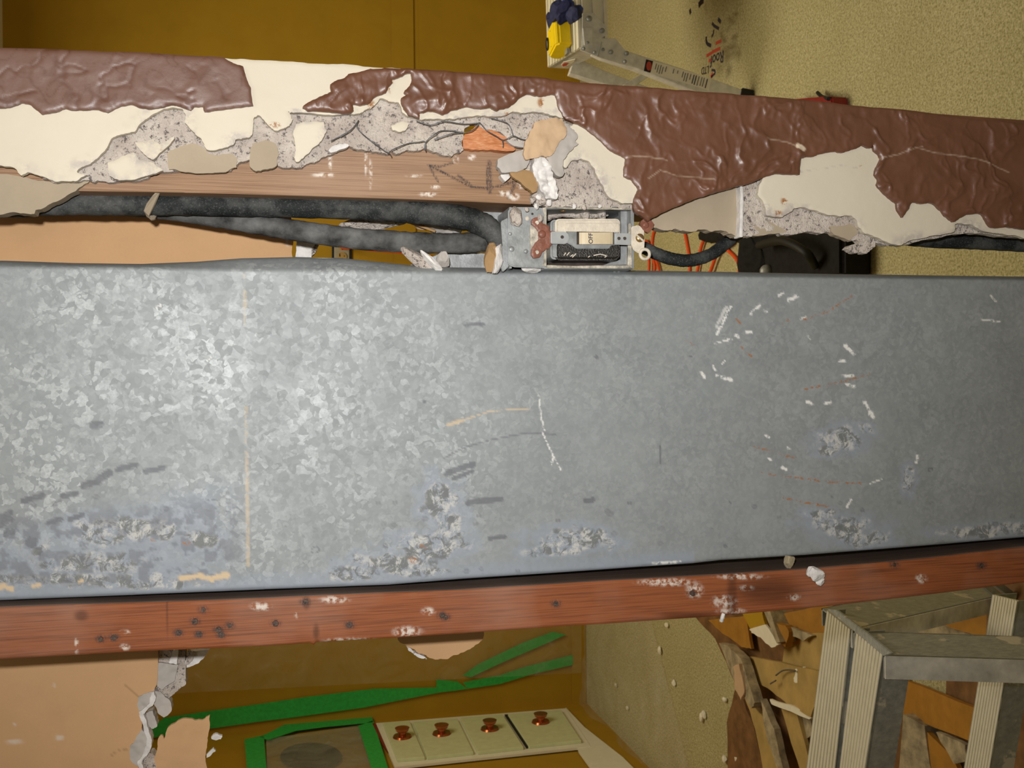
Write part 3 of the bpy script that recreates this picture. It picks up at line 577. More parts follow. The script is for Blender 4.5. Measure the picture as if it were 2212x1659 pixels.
def red_attr(u, v, d):
    c = np.zeros((len(u), 3))
    for (x, y) in NAILS: c[:, 0] = np.maximum(c[:, 0], .75*sst(13, 4, np.hypot((u-x)*.7, v-y)))
    for (x, y, a_, b_) in [(564,1310,22,9),(722,1296,30,7),(925,1320,14,8),(165,1395,4,18),(880,1365,30,12),(760,1385,60,7),(1440,1258,60,8),(1600,1246,50,6),(1565,1300,26,14),(1612,1270,16,6),(1715,1290,14,7),(1990,1250,12,10),(270,1365,10,5),(270,1398,10,7),(1500,1275,18,16),(1580,1320,30,6),(640,1330,3,6)]:
        c[:, 1] = np.maximum(c[:, 1], .85*sst(1.4, .4, np.hypot((u-x)/a_, (v-y)/b_)))
    for (x, y, a_, b_) in [(176,1330,16,12),(683,1365,7,18),(662,1303,8,14),(1582,1290,12,60),(1660,1275,70,30),(1480,1330,60,8)]:
        c[:, 2] = np.maximum(c[:, 2], .8*sst(1.4, .4, np.hypot((u-x)/a_, (v-y)/b_)))
    c[:, 2] = np.maximum(c[:, 2], sst(2.0, .8, segd(u, v, [(361,1302),(364,1404)]))*.7)
    return c
s2 = thing('wall_stud', W(1100, 1330, .02), 'reddish nail-marked stud running along the side of the metal duct, left of the ladder', 'stud')
sheet('timber', [TOPS+BOTS], .012, .104, .0012, M['redstud'], s2, lambda u, v, d: .0003*fbm(u/30, v/3, 8, 3), {'marks': red_attr}, edge_round=.0018)
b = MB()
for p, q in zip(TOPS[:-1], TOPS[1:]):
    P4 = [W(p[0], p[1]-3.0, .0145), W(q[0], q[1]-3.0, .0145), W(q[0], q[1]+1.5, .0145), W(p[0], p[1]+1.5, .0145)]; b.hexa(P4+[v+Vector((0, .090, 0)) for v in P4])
b.build('side_face', M['grimy'], s2)['label'] = 'grimy side face towards the duct, with shade put into its colour'
for i, (x, y) in enumerate(NAILS):
    b = MB(); c = W(x, y, .012); b.cyl(c+Vector((0, .004, 0)), c+Vector((0, -.0005 if i % 3 else -.0018, 0)), .0021 if i % 4 else .0016, 12); b.build('nail', M['nail'], s2, .0004, 1)
pc = MB(); pc.rock(W(1764, 1240, .006), .0085, .004, .0075, 11, sub=3); pc.rock(W(1772, 1255, .007), .004, .003, .005, 12); pc.rock(W(1752, 1235, .008), .005, .003, .005, 13)
tag(pc.build('plaster_chip', M['white']), 'white plaster chip stuck on the reddish stud above the ladder', 'rubble')
pc = MB(); pc.rock(W(1706, 1212, .018), .0075, .004, .0055, 15, sub=3)
tag(pc.build('plaster_chip', M['dust']), 'small dusty chip wedged between the duct and the reddish stud', 'rubble')
pc = MB(); pc.tube([W(1563,1325,.008), W(1560,1335,.008), W(1558,1342,.010)], .0016, 6, .5); tag(pc.build('plaster_chip', M['white']), 'tiny pale splinter hanging from the lower edge of the reddish stud', 'rubble')
# ------------------------------------------------------------------ duct
duct = thing('air_duct', W(1106, 900, .03), 'wide galvanised sheet metal duct with spangled and corroded face, across the middle', 'duct')
DT = [(-260,563),(0,564),(150,569),(300,571),(420,566),(520,558),(640,554),(740,556),(820,565),(900,574),(1000,580),(1240,584),(1500,588),(1800,594),(2212,600),(2440,601)]
DB = [(2440,1156),(2212,1162),(2000,1180),(1720,1201),(1560,1211),(1500,1218),(1440,1222),(1300,1232),(1000,1252),(840,1265),(760,1268),(560,1275),(300,1286),(0,1298),(-260,1300)]
OX = [(230,1145,75,34),(350,1140,40,26),(430,1165,45,18),(88,1190,20,14),(200,1215,120,22),(340,1255,26,18),(120,1250,160,12),(300,1262,150,10),(950,1085,40,45),(975,1130,35,40),(930,1180,75,28),(850,1215,90,20),(770,1238,60,16),(900,1235,90,10),(1240,1165,75,26),(1290,1160,30,18),(1200,1190,60,14),(1820,1140,70,24),(1860,1165,60,20),(1770,1110,30,12),(1815,950,46,26),(1790,970,20,14),(1870,925,16,12),(1965,1038,14,26),(2110,1150,80,14),(2180,1140,50,14),(1960,1052,12,12)]
DROPS = [([(50,1082),(92,1070)],7),([(135,1071),(165,1066)],7),([(180,1050),(205,1042),(235,1022)],9),([(255,1014),(293,1005)],7),([(315,1019),(352,1011)],7),([(105,1130),(130,1122)],7),([(150,1122),(180,1112)],6),([(202,918),(216,918)],9),([(965,1024),(985,1014),(1022,1004)],7),([(980,1034),(1020,1018)],5),([(1012,1086),(1050,1082),(1083,1078)],7),([(1268,1082),(1280,1080)],7),([(1005,701),(1045,701)],4),([(0,1120),(22,1108)],9),([(0,1135),(25,1122)],7),([(15,1152),(25,1150)],10),([(65,1170),(72,1172)],14),([(1060,1163),(1090,1160)],6),([(1490,770),(1492,770)],3),([(917,868),(919,868)],4),([(1288,771),(1289,771)],4),([(1426,962),(1427,1000)],1.6),([(155,1068),(158,1068)],6)]
LOOPS_ = [([(438,1086),(455,1078),(472,1082),(475,1092),(465,1100),(440,1104),(434,1110)],1.6),([(490,1104),(510,1095),(522,1102),(515,1114),(500,1114)],1.6),([(672,1187),(680,1180),(690,1184),(688,1193),(676,1196),(672,1187)],1.6),([(2006,1010),(2016,1012),(2014,1020),(2007,1018),(2006,1010)],1.6),([(960,990),(1000,968),(1060,950),(1140,935),(1200,938)],2.4)]
def duct_marks(u, v, d):
    c = np.zeros((len(u), 3)); n1 = fbm(u/24, v/24, 70, 4)
    for (x, y, a_, b_) in OX:
        r = np.hypot((u-x)/a_, (v-y)/b_)+n1*1.3
        c[:, 0] = np.maximum(c[:, 0], sst(1.15, .65, r)); c[:, 1] = np.maximum(c[:, 1], sst(1.9, .9, r)*.9)
    c[:, 1] = np.maximum(c[:, 1], .8*sst(.018, .004, d)*(v > 1000)*(u < 1500)); c[:, 1] = np.maximum(c[:, 1], .8*sst(560, 420, u)*sst(1150-.22*u-40, 1200-.22*u, v)*sst(-.35, 0, n1))
    c[:, 2] = np.maximum(c[:, 2], .55*sst(560, 480, u)*sst(1090-.1*u, 1150-.1*u, v)*sst(.02, .12, n1)*sst(.004, .012, d))
    n2 = fbm(u/12, v/12, 71, 2)
    for pts, wd in DROPS: c[:, 2] = np.maximum(c[:, 2], .85*sst(wd*1.05, wd*.75, segd(u, v, pts)+n2*wd*.6))
    for pts, wd in LOOPS_: c[:, 2] = np.maximum(c[:, 2], .7*sst(wd, wd*.4, segd(u, v, pts)+n2*1.5))
    # small round spots strewn in the lower part
    rr = random.Random(5)
    for k in range(130):
        x = rr.uniform(0, 2212); y = rr.uniform(1060, 1250); q = rr.uniform(2, 7)
        if k < 40: x = rr.uniform(0, 520)
        s_ = np.hypot((u-x)/1.25, v-y)
        c[:, 2] = np.maximum(c[:, 2], rr.uniform(.25, .7)*sst(q, q*.7, s_)*(1-.6*sst(q*.6, q*.3, s_)))
    return c
def duct_paint_glint(u, v, d):
    c = np.zeros((len(u), 3)); n = fbm(u/14, v/14, 80, 4); n2 = fbm(u/5, v/5, 82, 3)
    def p(ch, pts, wd, s=1, nn=.8): wd = wd*(.62 if ch else .8); c[:, ch] = np.maximum(c[:, ch], s*sst(wd*1.15, wd*.6, segd(u, v, pts)+n*wd*nn+n2*wd*nn))
    p(0, [(392,1250),(430,1244),(455,1250),(490,1243)], 9); p(0, [(-10,1272),(12,1266),(25,1274)], 10); p(0, [(70,1266),(86,1264)], 5); p(0, [(172,1256),(178,1255)], 5)
    for (y0, y1, wd, s) in [(592,604,3,.6),(630,662,6,.8),(668,700,3,.6),(880,925,3.5,.8),(930,960,3.5,.7),(975,1030,5,.9),(1035,1110,5.5,1),(1112,1180,4.5,1),(1180,1222,5,1)]: p(0, [(528+(y0-600)*.013, y0), (528+(y1-600)*.013, y1)], wd*.85, s*.5, 1.1)
    p(0, [(968,918),(1000,908)], 5, .7); p(0, [(1000,908),(1060,888),(1150,882)], 2, .7)
    p(1, [(1578,662),(1562,695),(1548,722)], 4, 1); p(1, [(1568,664),(1548,705)], 7, .55); p(1, [(1163,850),(1170,905),(1176,930)], 3, .8); p(1, [(1172,935),(1195,985),(1212,1015)], 2.6, .9, 1.2)
    for (x0, y0, x1, y1, wd) in [(1620,678,1640,660,5),(1652,672,1655,674,4),(1680,640,1692,632,4),(1704,648,1722,640,7),(1730,690,1740,686,4),(1745,725,1750,732,3),(1540,790,1545,800,4),(1515,805,1522,815,5),(1550,812,1580,820,7),(1560,785,1566,780,4),(1545,742,1580,732,3),(1612,717,1622,718,5),(1825,745,1845,765,6),(1813,780,1824,780,5),(1820,812,1845,812,5),(1830,830,1845,835,6),(1745,868,1755,872,6),(1785,872,1795,870,6),(1870,870,1885,900,7),(1690,1010,1700,1015,5),(1655,940,1662,945,4),(1660,990,1664,992,4),(1700,965,1706,970,4),(1828,1095,1838,1080,4),(1980,1000,1984,985,4),(2140,640,2150,650,5),(1190,1005,1196,985,3),(440,790,455,770,2),(2120,690,2160,695,3),(340,665,346,660,5),(1880,1045,1905,1035,3),(1410,1218,1470,1214,4),(1590,725,1596,728,6)]: p(1, [(x0, y0), (x1, y1)], wd, .95, 1.1)  # white splashes; the upper-left speck is a flash glint painted on
    for pts in [[(1640,1022),(1700,1028),(1780,1040),(1860,1044)],[(1690,1076),(1740,1086),(1800,1096)],[(1690,700),(1705,688)],[(1600,750),(1625,772)],[(1740,840),(1800,830),(1880,808)],[(1480,735),(1500,748)],[(1590,690),(1600,700)],[(1735,690),(1790,672),(1840,640)],[(1630,965),(1720,990)]]: p(2, pts, 3.4, 1, .5)
    for (x, y, r) in [(893,1210,12),(915,1180,7),(330,1165,6),(400,1170,9),(220,1155,5)]: p(2, [(x-r*.4, y), (x+r*.4, y+2)], r, 1)
    return c
def spangle(u, v, d):
    n = fbm(u/160, v/130, 99, 3)
    k = np.clip(.28+.72*sst(1350, 500, u+260*n*2)+.25*n-.35*sst(950, 1250, v), .12, 1)*sst(.002, .006, d)  # flecks thin out rightwards: weaker glints in grazing light, painted into the mask
    return np.stack([k, k, k], 1)
def duct_disp(u, v, d):
    h = .0011*fbm(u/420, v/300, 90, 2)*2
    top = 566+30*np.clip(u/2212, 0, 1); k = sst(230, 0, v-top)
    h = h - .0010*np.exp(-((u-660)/230)**2)*sst(90, 20, v-top)
    fl_ = np.interp(u, [-60, 0, 200, 540, 740, 1240, 1500, 2212, 2270], [575, 576, 578, 584, 585, 593, 598, 606, 607]); tp_ = np.interp(u, [p[0] for p in DT], [p[1]-6 for p in DT])
    tt = np.clip((fl_-v)/np.maximum(fl_-tp_, 3), 0, 1); h = h - np.interp(u, [0, 500, 700, 1000, 2212], [.010, .012, .016, .011, .010])*tt**1.15
    h = h + .0001*sst(3, 0, np.abs(u-(528+(v-600)*.013))-2)            # standing lap seam
    h = h - .0006*np.exp(-((u-1550)/60)**2)*sst(20, 0, 1220-v)
    return h
sheet('face_panel', [[(x, y-6) for x, y in DT]+DB], .022, .041, .00125, M['galv'], duct, duct_disp, {'marks': duct_marks, 'paint': duct_paint_glint, 'spangle': spangle}, edge_round=.003)
for nm, L in (('side_panel', DT), ('side_panel', DB[::-1])):
    b = MB(); dz = 6 if L is DT else -6
    for p, q in zip(L[:-1], L[1:]):
        P4 = [W(p[0], p[1]+dz*.35, .0405), W(q[0], q[1]+dz*.35, .0405), W(q[0], q[1]+dz, .0405), W(p[0], p[1]+dz, .0405)]
        b.hexa(P4+[v+Vector((0, .0665, 0)) for v in P4])
    b.build(nm, M['steel'], duct)
P4 = [W(-260,575,.030), W(2440,608,.030), W(2440,1152,.030), W(-260,1292,.030)]
b = MB(); b.hexa([v+Vector((0, .076, 0)) for v in P4]+[v+Vector((0, .078, 0)) for v in P4]); b.build('back_panel', M['steel'], duct)

# ================================================================== CABLES
def cable(name, pts, r, Yd, label, mat='sheath', rough=.10, seed=1, flat=1.0, parent=None):
    c = W(pts[len(pts)//2][0], pts[len(pts)//2][1], .04)
    o = None
    b = MB(); P_ = [W(p[0], p[1], p[2] if len(p) > 2 else Yd) for p in pts]
    b.tube(P_, r, 18, rough, 8, seed, flat); o = b.build(name, M[mat], parent)
    return o
c1 = cable('electrical_cable', [(-70,447,.040),(20,446,.040),(120,441,.040),(220,441,.040),(330,441,.040),(450,442,.038),(600,445,.038),(740,449,.036),(850,454,.034),(930,461,.032),(1000,471,.030),(1045,486,.028),(1070,508,.026),(1078,535,.028)], [.0078,.0078,.0080,.0082,.0082,.0082,.0084,.0086,.0088,.0090,.0092,.0092,.0085,.0080], .04, None)
tag(c1, 'thick black sheathed cable bending down into the switch box connector', 'cable')
c2 = cable('electrical_cable', [(250,446,.060),(360,456,.058),(450,468,.054),(540,482,.052),(640,498,.048),(740,512,.045),(840,521,.042),(930,525,.040),(1000,525,.038),(1058,521,.036)], [.0062,.0066,.0072,.0076,.0080,.0082,.0082,.0080,.0078,.0076], .04, None, 'sheath2', seed=2)
tag(c2, 'dusty grey-black cable running straight beneath the bent one', 'cable')
c3 = cable('electrical_cable', [(1350,522,.050),(1392,536,.045),(1420,549,.042),(1450,559,.040),(1480,563,.040),(1510,559,.042),(1540,547,.045),(1565,528,.050),(1590,508,.056),(1615,490,.062)], .0052, .04, None, seed=3)
tag(c3, 'thin black cable sagging out of the right side of the switch box', 'cable')
c4 = cable('electrical_cable', [(1860,500,.05),(1930,510,.05),(2000,515,.05),(2100,520,.05),(2212,526,.05),(2280,530,.05)], [.0055,.0065,.0078,.0078,.0078,.0078], .05, None, seed=4)
tag(c4, 'black cable emerging from behind the plaster above the right end of the duct', 'cable')
b = MB(); b.prism([W(*p) for p in [(338,413,.020),(346,414,.020),(336,440,.0275),(322,466,.032),(326,474,.038),(316,468,.040),(310,456,.034),(316,440,.029),(328,424,.022)]], (0, .003, 0))
b.prism([W(*p) for p in [(318,466,.034),(338,464,.040),(334,474,.042),(326,476,.038)]], (0, .004, 0))
tag(b.build('cable_clip', M['lath'], None, .0004, 1), 'bent grey cable strap crossing the thick black cable at left', 'clip')

# ================================================================== SWITCH BOX
sb = thing('switch_box', W(1270, 515, .04), 'open metal switch box with a cream rocker marked OFF and brown painted ears', 'light switch')
def rect(x0, y0, x1, y1): return [(x0, y0), (x1, y0), (x1, y1), (x0, y1)]
def rrect(x0, y0, x1, y1, r, n=4):
    o = []
    for cx_, cy_, a0 in ((x1-r, y0+r, -90), (x1-r, y1-r, 0), (x0+r, y1-r, 90), (x0+r, y0+r, 180)):
        for k in range(n+1): t = (a0+90*k/n)*D2R; o.append((cx_+r*math.cos(t), cy_+r*math.sin(t)))
    return o
def part(name, mat, parent, pieces, bevel=0, seg=1, label=None):
    b = MB()
    for L, y0, y1 in pieces: b.slab(L, y0, y1)
    o = b.build(name, M[mat], parent, bevel, seg)
    if label: o['label'] = label
    return o
part('box_wall', 'steel', sb, [(rect(1176,447,1370,452), .010, .066), (rect(1363,452,1370,578), .010, .066), (rect(1176,576,1370,581), .010, .066), (rect(1100,447,1106,580), .016, .066)], .0003)
part('box_back', 'dark_inside', sb, [(rect(1090,430,1362,590), .066, .068)])
part('box_rim', 'box_paint', sb, [([(1182,572),(1240,574),(1300,573),(1366,573),(1366,580),(1182,579)], .008, .011), ([(1358,482),(1364,482),(1366,573),(1356,573)], .008, .011), ([(1178,449),(1178,446),(1250,448),(1370,450),(1370,453),(1240,452)], .008, .011)], .0004, label='cream paint-splashed rim')
part('inner_flange', 'steel', sb, [([(1341,455),(1363,455),(1363,572),(1300,574),(1320,566),(1341,560)], .020, .026)], .0004)
part('side_plate', 'steel', sb, [([(1098,452),(1110,447),(1150,447),(1180,449),(1180,579),(1150,578),(1112,577),(1098,572)], .010, .0125)], .0008, 2)
part('plate_edge', 'box_paint', sb, [([(1172,448),(1181,449),(1181,576),(1173,574),(1176,540),(1174,500),(1177,470)], .0090, .0110)], .0003, label='cream crusted edge of the side plate')
part('mounting_bar', 'steel', sb, [([(960,543),(1105,548),(1105,580),(960,579),(885,573)], .052, .056), ([(985,446),(1105,450),(1105,500),(985,492)], .058, .062), ([(970,476),(1050,482),(1050,496),(970,494)], .056, .058)], .0006, label='grey steel mounting bar behind the cables')
for (x, y, r, mt) in [(1139,472,4.5,'ivory_paint'),(1105,538,6,'steel'),(1136,543,5,'steel'),(1102,505,4,'steel'),(1106,482,4,'steel'),(1150,462,2.5,'dark_inside')]:
    b = MB(); c = W(x, y, .010); b.dome(c, (0, -1, 0), r*.00037, .0009 if mt == 'steel' else .0004, 14, 3); b.build('rivet', M[mt], sb)
# switch mechanism
part('switch_body', 'ivory_paint', sb, [(rrect(1200,472,1341,510,9), .0065, .030)], .0016, 3, 'cream painted upper half of the switch body')
part('yoke_cover', 'ivory_paint', sb, [([(1222,482),(1338,482),(1338,502),(1222,500)], .0038, .0046)], .0003, 1)
part('switch_body', 'bakelite', sb, [(rrect(1200,520,1341,562,12), .0065, .030)], .0022, 3, 'black knurled lower half of the switch body')
part('switch_cheek', 'steel', sb, [(rrect(1190,474,1214,560,9), .0085, .030)], .0016, 3)
part('yoke_plate', 'steel', sb, [([(1224,484),(1336,484),(1336,528),(1320,530),(1316,537),(1245,537),(1236,530),(1224,524)], .0045, .0070)], .0005, 2)
part('strap', 'chrome', sb, [([(1190,500),(1222,500),(1228,506),(1230,514),(1228,522),(1222,527),(1190,526)], .0035, .0060)], .0006, 2)
part('strap', 'chrome', sb, [([(1329,503),(1364,504),(1364,529),(1329,528)], .0035, .0055)], .0006, 2)
part('window', 'dark_inside', sb, [([(1246,500),(1326,500),(1326,528),(1246,528)], .0040, .0044)])
b = MB()
for x0_, y0_, x1_, y1_ in [(1218,552,1222,546),(1224,552,1230,545),(1232,554,1238,550),(1236,556,1244,548),(1282,552,1296,549),(1296,549,1312,553),(1270,556,1274,553),(1306,556,1312,552)]: b.beam(W(x0_, y0_, .0063), W(x1_, y1_, .0063), (0, 1, 0), .0006, .0007)
b.build('paint_drip', M['ivory_paint'], sb)['kind'] = 'stuff'
b = MB(); rk = [(1251,502),(1326,502),(1326,527.5),(1251,527.5)]; n = 12; vs = []
for k in range(n+1):
    x = 1251+(1324-1251)*k/n; yy = .0038-.0030*math.sin(math.pi*k/n)**.7
    vs += [W(x, 502, yy), W(x, 527.5, yy), W(x, 527.5, .006), W(x, 502, .006)]
b.add(vs, [(4*k+i, 4*k+(i+1) % 4, 4*k+4+(i+1) % 4, 4*k+4+i) for k in range(n) for i in range(4)]+[(3, 2, 1, 0), (4*n, 4*n+1, 4*n+2, 4*n+3)], False)
rocker = b.build('rocker', M['ivory'], sb)
def text(s_, loc, X, Yv, size, mat, name, parent, ext=.00006, sx=1.0):
    c = bpy.data.curves.new(name, 'FONT'); c.body = s_; c.size = size; c.extrude = ext; c.align_x = 'CENTER'; c.align_y = 'CENTER'; c.offset = size*.012
    o = bpy.data.objects.new(name, c); COL.objects.link(o); X = Vector(X).normalized(); Yv = Vector(Yv); Yv = (Yv-X*Yv.dot(X)).normalized(); Z = X.cross(Yv)
    m_ = Matrix.Identity(4)
    for i in range(3): m_[i][0] = X[i]*sx; m_[i][1] = Yv[i]; m_[i][2] = Z[i]
    m_.translation = Vector(loc)
    bpy.context.view_layer.update(); me = bpy.data.meshes.new_from_object(o); me.transform(m_); bpy.data.objects.remove(o)
    me.materials.clear(); me.materials.append(mat); return link(name, me, parent)
text('OFF', W(1276.5, 515, .00095), (1, 0, 0), (0, 0, 1), .0047, M['ink'], 'lettering', rocker, .0001)
EAR = [(1148,477),(1151,472),(1157,469),(1165,470),(1171,473),(1173,483),(1186,488),(1188,499),(1200,500),(1203,510),(1221,516),(1221,520),(1194,526),(1188,533),(1186,537),(1180,538),(1171,545),(1165,556),(1154,558),(1148,551),(1149,536),(1156,525),(1164,517),(1163,500),(1157,492),(1149,484)]
sheet('mounting_ear', [[EAR[0]]+EAR[1:]], .0065, .0090, .0006, M['brown_paint'], sb, lambda u, v, d: .0005*fbm(u/9, v/9, 5, 3)+.0004*np.clip(d/.001, 0, 1), jg=.6, seed=9)['label'] = 'brown painted mounting ear on the left'
part('ear_plate', 'box_paint', sb, [([(1145,486),(1172,486),(1186,492),(1187,532),(1176,540),(1146,540)], .0080, .0098)], .0003)
b = MB(); b.dome(W(1171,506,.0065), (0, -1, 0), .0032, .0018); b.build('ear_screw', M['brown_paint'], sb)
for (x, y) in [(1160,481), (1160,545)]:
    b = MB(); b.cyl(W(x, y, .0058), W(x, y, .0070), .0015, 12); b.build('ear_hole', M['box_paint'], sb)
part('ear_plate', 'ivory_paint', sb, [([(1364,490),(1378,486),(1393,493),(1391,512),(1393,520),(1392,537),(1384,549),(1370,541),(1364,528)], .0040, .0065)], .0005, 2, 'cream painted right mounting ear')
sheet('mounting_ear', [[(1382,484),(1385,477),(1391,473),(1400,475),(1408,477),(1413,484),(1411,492),(1405,500),(1401,504),(1393,500),(1388,494)]], .0030, .0060, .0006, M['brown_paint'], sb, lambda u, v, d: .0005*fbm(u/9, v/9, 6, 3), jg=.6, seed=10)
b = MB(); b.dome(W(1395,486,.0030), (0, -1, 0), .0027, .0012); b.box(W(1395,486,.0017), .0016, .0004, .0004, Matrix.Rotation(.8, 3, 'Y')); b.build('ear_screw', M['brown_paint'], sb)
b = MB(); c = W(1393,549,.0035)
b.tube([c+Vector((math.cos(t)*.0038, 0, math.sin(t)*.0038)) for t in [k*math.pi/6 for k in range(13)]], .0013, 8, 0, 3); b.build('screw_loop', M['ivory_paint'], sb)
b = MB(); b.dome(W(1382,514,.0042), (0, -1, 0), .0036, .0020); b.build('strap_screw', M['brass'], sb)
b = MB(); b.box(W(1382,514,.0021), .0033, .0005, .0006, Matrix.Rotation(-.9, 3, 'Y')); b.build('screw_slot', M['ivory_paint'], sb)
for (x, y) in [(1214.5,512), (1337,515), (1349.5,515)]:
    b = MB(); b.cyl(W(x, y, .0031), W(x, y, .0040), .0013, 12); b.build('strap_hole', M['dark_inside'], sb)
for (x, y) in [(1325,582), (1334,582)]:
    b = MB(); b.dome(W(x, y, .030), (0, -.3, -1), .0030, .0030); b.build('side_screw', M['steel'], sb)
b = MB(); b.tube([W(1175,560,.03), W(1220,566,.030), W(1280,567,.031), W(1340,560,.036)], .0045, 10, .1); b.build('inner_wire', M['dark_inside'], sb)
b = MB(); b.tube([W(1180,470,.04), W(1215,461,.034), W(1260,466,.034), W(1310,460,.038)], .003, 8, .3); b.rock(W(1262,462,.03), .010, .008, .004, 61); b.rock(W(1300,466,.03), .006, .008, .004, 62); b.build('mortar_lump', M['sand'], sb)
b = MB(); b.rock(W(1216,453,.018), .0026, .003, .0035, 63); b.build('rust_spot', M['brass'], sb)
# cable connector collar
cc = []
for i, (cx_, r_, y_) in enumerate([(1058, 26, .030), (1066, 30, .026), (1074, 33, .022)]):
    b = MB(); P_ = []
    for k in range(9):
        t = (-78+k*19)*D2R; P_.append(W(cx_+r_*.62*math.cos(t), 522+r_*1.05*math.sin(t), y_))
    b.tube(P_, .0014, 8, 0, 4); b.build('connector_ring', M['steel'], sb)
b = MB(); b.slab([(1082,478),(1098,470),(1100,575),(1086,588),(1078,560),(1086,530)], .016, .020); b.build('connector_lip', M['steel'], sb, .0006)
# ---------------- rubble lodged between box, cables and duct
def chunk(cx_, cy_, Y, rx, ry, rz, seed, mat, label, rot=0, tilt=0, nm='plaster_chunk', group=None):
    b = MB(); R = Matrix.Rotation(rot*D2R, 3, 'Y') @ Matrix.Rotation(tilt*D2R, 3, 'X'); b.rock(W(cx_, cy_, Y), rx, ry, rz, seed, R, 3, .30)
    return tag(b.build(nm, M[mat]), label, 'rubble', group)
# NB: image x is world -Z, image y is world -X
chunk(905, 562, .034, .0060, .006, .0185, 21, 'sand', 'long grey plaster chunk wedged above the duct, left end of the pile', 32)
chunk(934, 567, .026, .0036, .004, .0135, 22, 'white', 'slim white plaster stick lying on the long grey chunk', 48)
chunk(958, 560, .038, .0080, .005, .0060, 23, 'greyflake', 'flat grey plaster piece behind the white stick', 10)
chunk(948, 582, .030, .0022, .002, .0050, 24, 'dust', 'small brown crumb beside the white plaster stick', 10)
chunk(1060, 556, .014, .0120, .006, .0050, 25, 'kraft', 'brown-faced plaster shard leaning on the cable connector', 8)
chunk(1074, 557, .013, .0125, .006, .0048, 26, 'white', 'white plaster chunk on the connector, touching the duct', 12)
chunk(1146, 579, .020, .0040, .005, .0085, 27, 'white', 'small white plaster lump under the side plate of the switch box', 8)
chunk(1116, 467, .007, .0085, .005, .0058, 28, 'sand', 'grey mortar lump stuck on the top edge of the side plate', 10)
chunk(1166, 472, .006, .0040, .003, .0026, 29, 'sand', 'thin mortar crust beside the upper brown ear', 5)
chunk(815, 484, .072, .0060, .006, .0300, 31, 'sand', 'grey strip of mortar seen between the two black cables', -4)
chunk(912, 483, .074, .0060, .006, .0080, 32, 'flap', 'peach plaster scrap seen between the two black cables', 20)
chunk(950, 490, .070, .0085, .006, .0150, 33, 'greyflake', 'pale plaster scrap between the cables near the connector', 3)
chunk(985, 490, .070, .0060, .004, .0100, 34, 'white', 'bluish white scrap between the cables beside the connector', 0)
b = MB(); b.tube([W(872,476,.06), W(905,487,.06), W(940,500,.06)], .0012, 6, .2); tag(b.build('wood_sliver', M['kraft']), 'thin brown sliver crossing the gap between the two black cables', 'rubble')
# ================================================================== BACK ROOM
# electrical outlet and orange cord
ot = thing('wall_outlet', W(738, 545, BW), 'double electrical outlet with black edged grey plate on the mustard wall', 'outlet')
part('back_plate', 'black', ot, [(rect(717,502,760,590), BW-.012, BW-.004)], .003)
part('cover_plate', 'plate', ot, [(rect(722,506,755,586), BW-.018, BW-.012)], .003)
for yy in (530, 555):
    b = MB(); b.cyl(W(739, yy, BW-.022), W(739, yy, BW-.018), .022, 20); soc = b.build('socket', M['tan_board'], ot)
    b = MB()
    for dx, dy in ((-5, -4), (5, -4), (0, 6)): b.box(W(739+dx, yy+dy, BW-.0225), .007, .001, .0022)
    b.build('slot', M['black'], soc)
oc = thing('extension_cord', W(1450, 540, 3.0), 'orange extension cord plugged into the wall outlet and coiled loose on the carpet', 'cord')
b = MB(); b.tube([W(741,530,BW-.022), W(746,531,BW-.05), W(762,533,BW-.07)], [.018,.017,.009], 12); b.build('plug', M['orange'], oc)
floorpts = [PF(1390,500,.01)]
b = MB(); b.tube([W(760,533,BW-.07), W(800,540,BW-.09), W(870,546,BW-.10), W(960,560,BW-.10), W(1080,590,BW-.12), W(1180,620,BW-.15), PF(1300,640,.02), PF(1405,600,.006), PF(1408,540,.006), PF(1414,498,.006), PF(1440,470,.006), PF(1470,480,.006), PF(1485,530,.006), PF(1490,585,.006), PF(1480,640,.006), PF(1430,640,.006), PF(1424,585,.012), PF(1412,548,.012), PF(1395,520,.012), PF(1402,560,.016), PF(1404,610,.016), PF(1430,660,.012), PF(1490,640,.012), PF(1507,583,.012), PF(1512,545,.012), PF(1525,512,.012), PF(1560,490,.012), PF(1585,520,.012), PF(1552,545,.016), PF(1536,583,.016), PF(1520,630,.016), PF(1570,650,.006), PF(1596,590,.006), PF(1592,562,.006), PF(1570,538,.006), PF(1530,500,.006)], .0062, 8, 0, 6)
b.build('flex', M['orange'], oc)
# black tool bag
bg = thing('tool_bag', PF(1720, 560, 0), 'black fabric tool bag lying on the carpet behind the sagging cable', 'bag')
b = MB(); L = [(1612,490),(1818,486),(1818,600),(1640,612),(1606,560)]; b.prism([PF(x, y, .09) for x, y in L], (0, 0, -.088)); b.build('body', M['bagfab'], bg, .012, 3)
b = MB(); b.rock(PF(1640,560,.07), .12, .08, .06, 71, None, 3); b.rock(PF(1660,505,.07), .08, .07, .06, 72, None, 3); b.build('side_pocket', M['bagfab'], bg)
b = MB(); b.tube([PF(1520,508,.01), PF(1545,512,.03), PF(1580,505,.04), PF(1610,515,.05)], .02, 8, .3); b.build('strap', M['bagfab'], bg)
b = MB(); b.tube([PF(1640,530,.13), PF(1690,520,.15), PF(1740,545,.14), PF(1760,575,.10)], .012, 8, .1); b.build('carry_handle', M['black'], bg)
b = MB(); b.dome(PF(1655,585,.10), (0, -1, .6), .018, .012); b.build('buckle', M['steel'], bg)
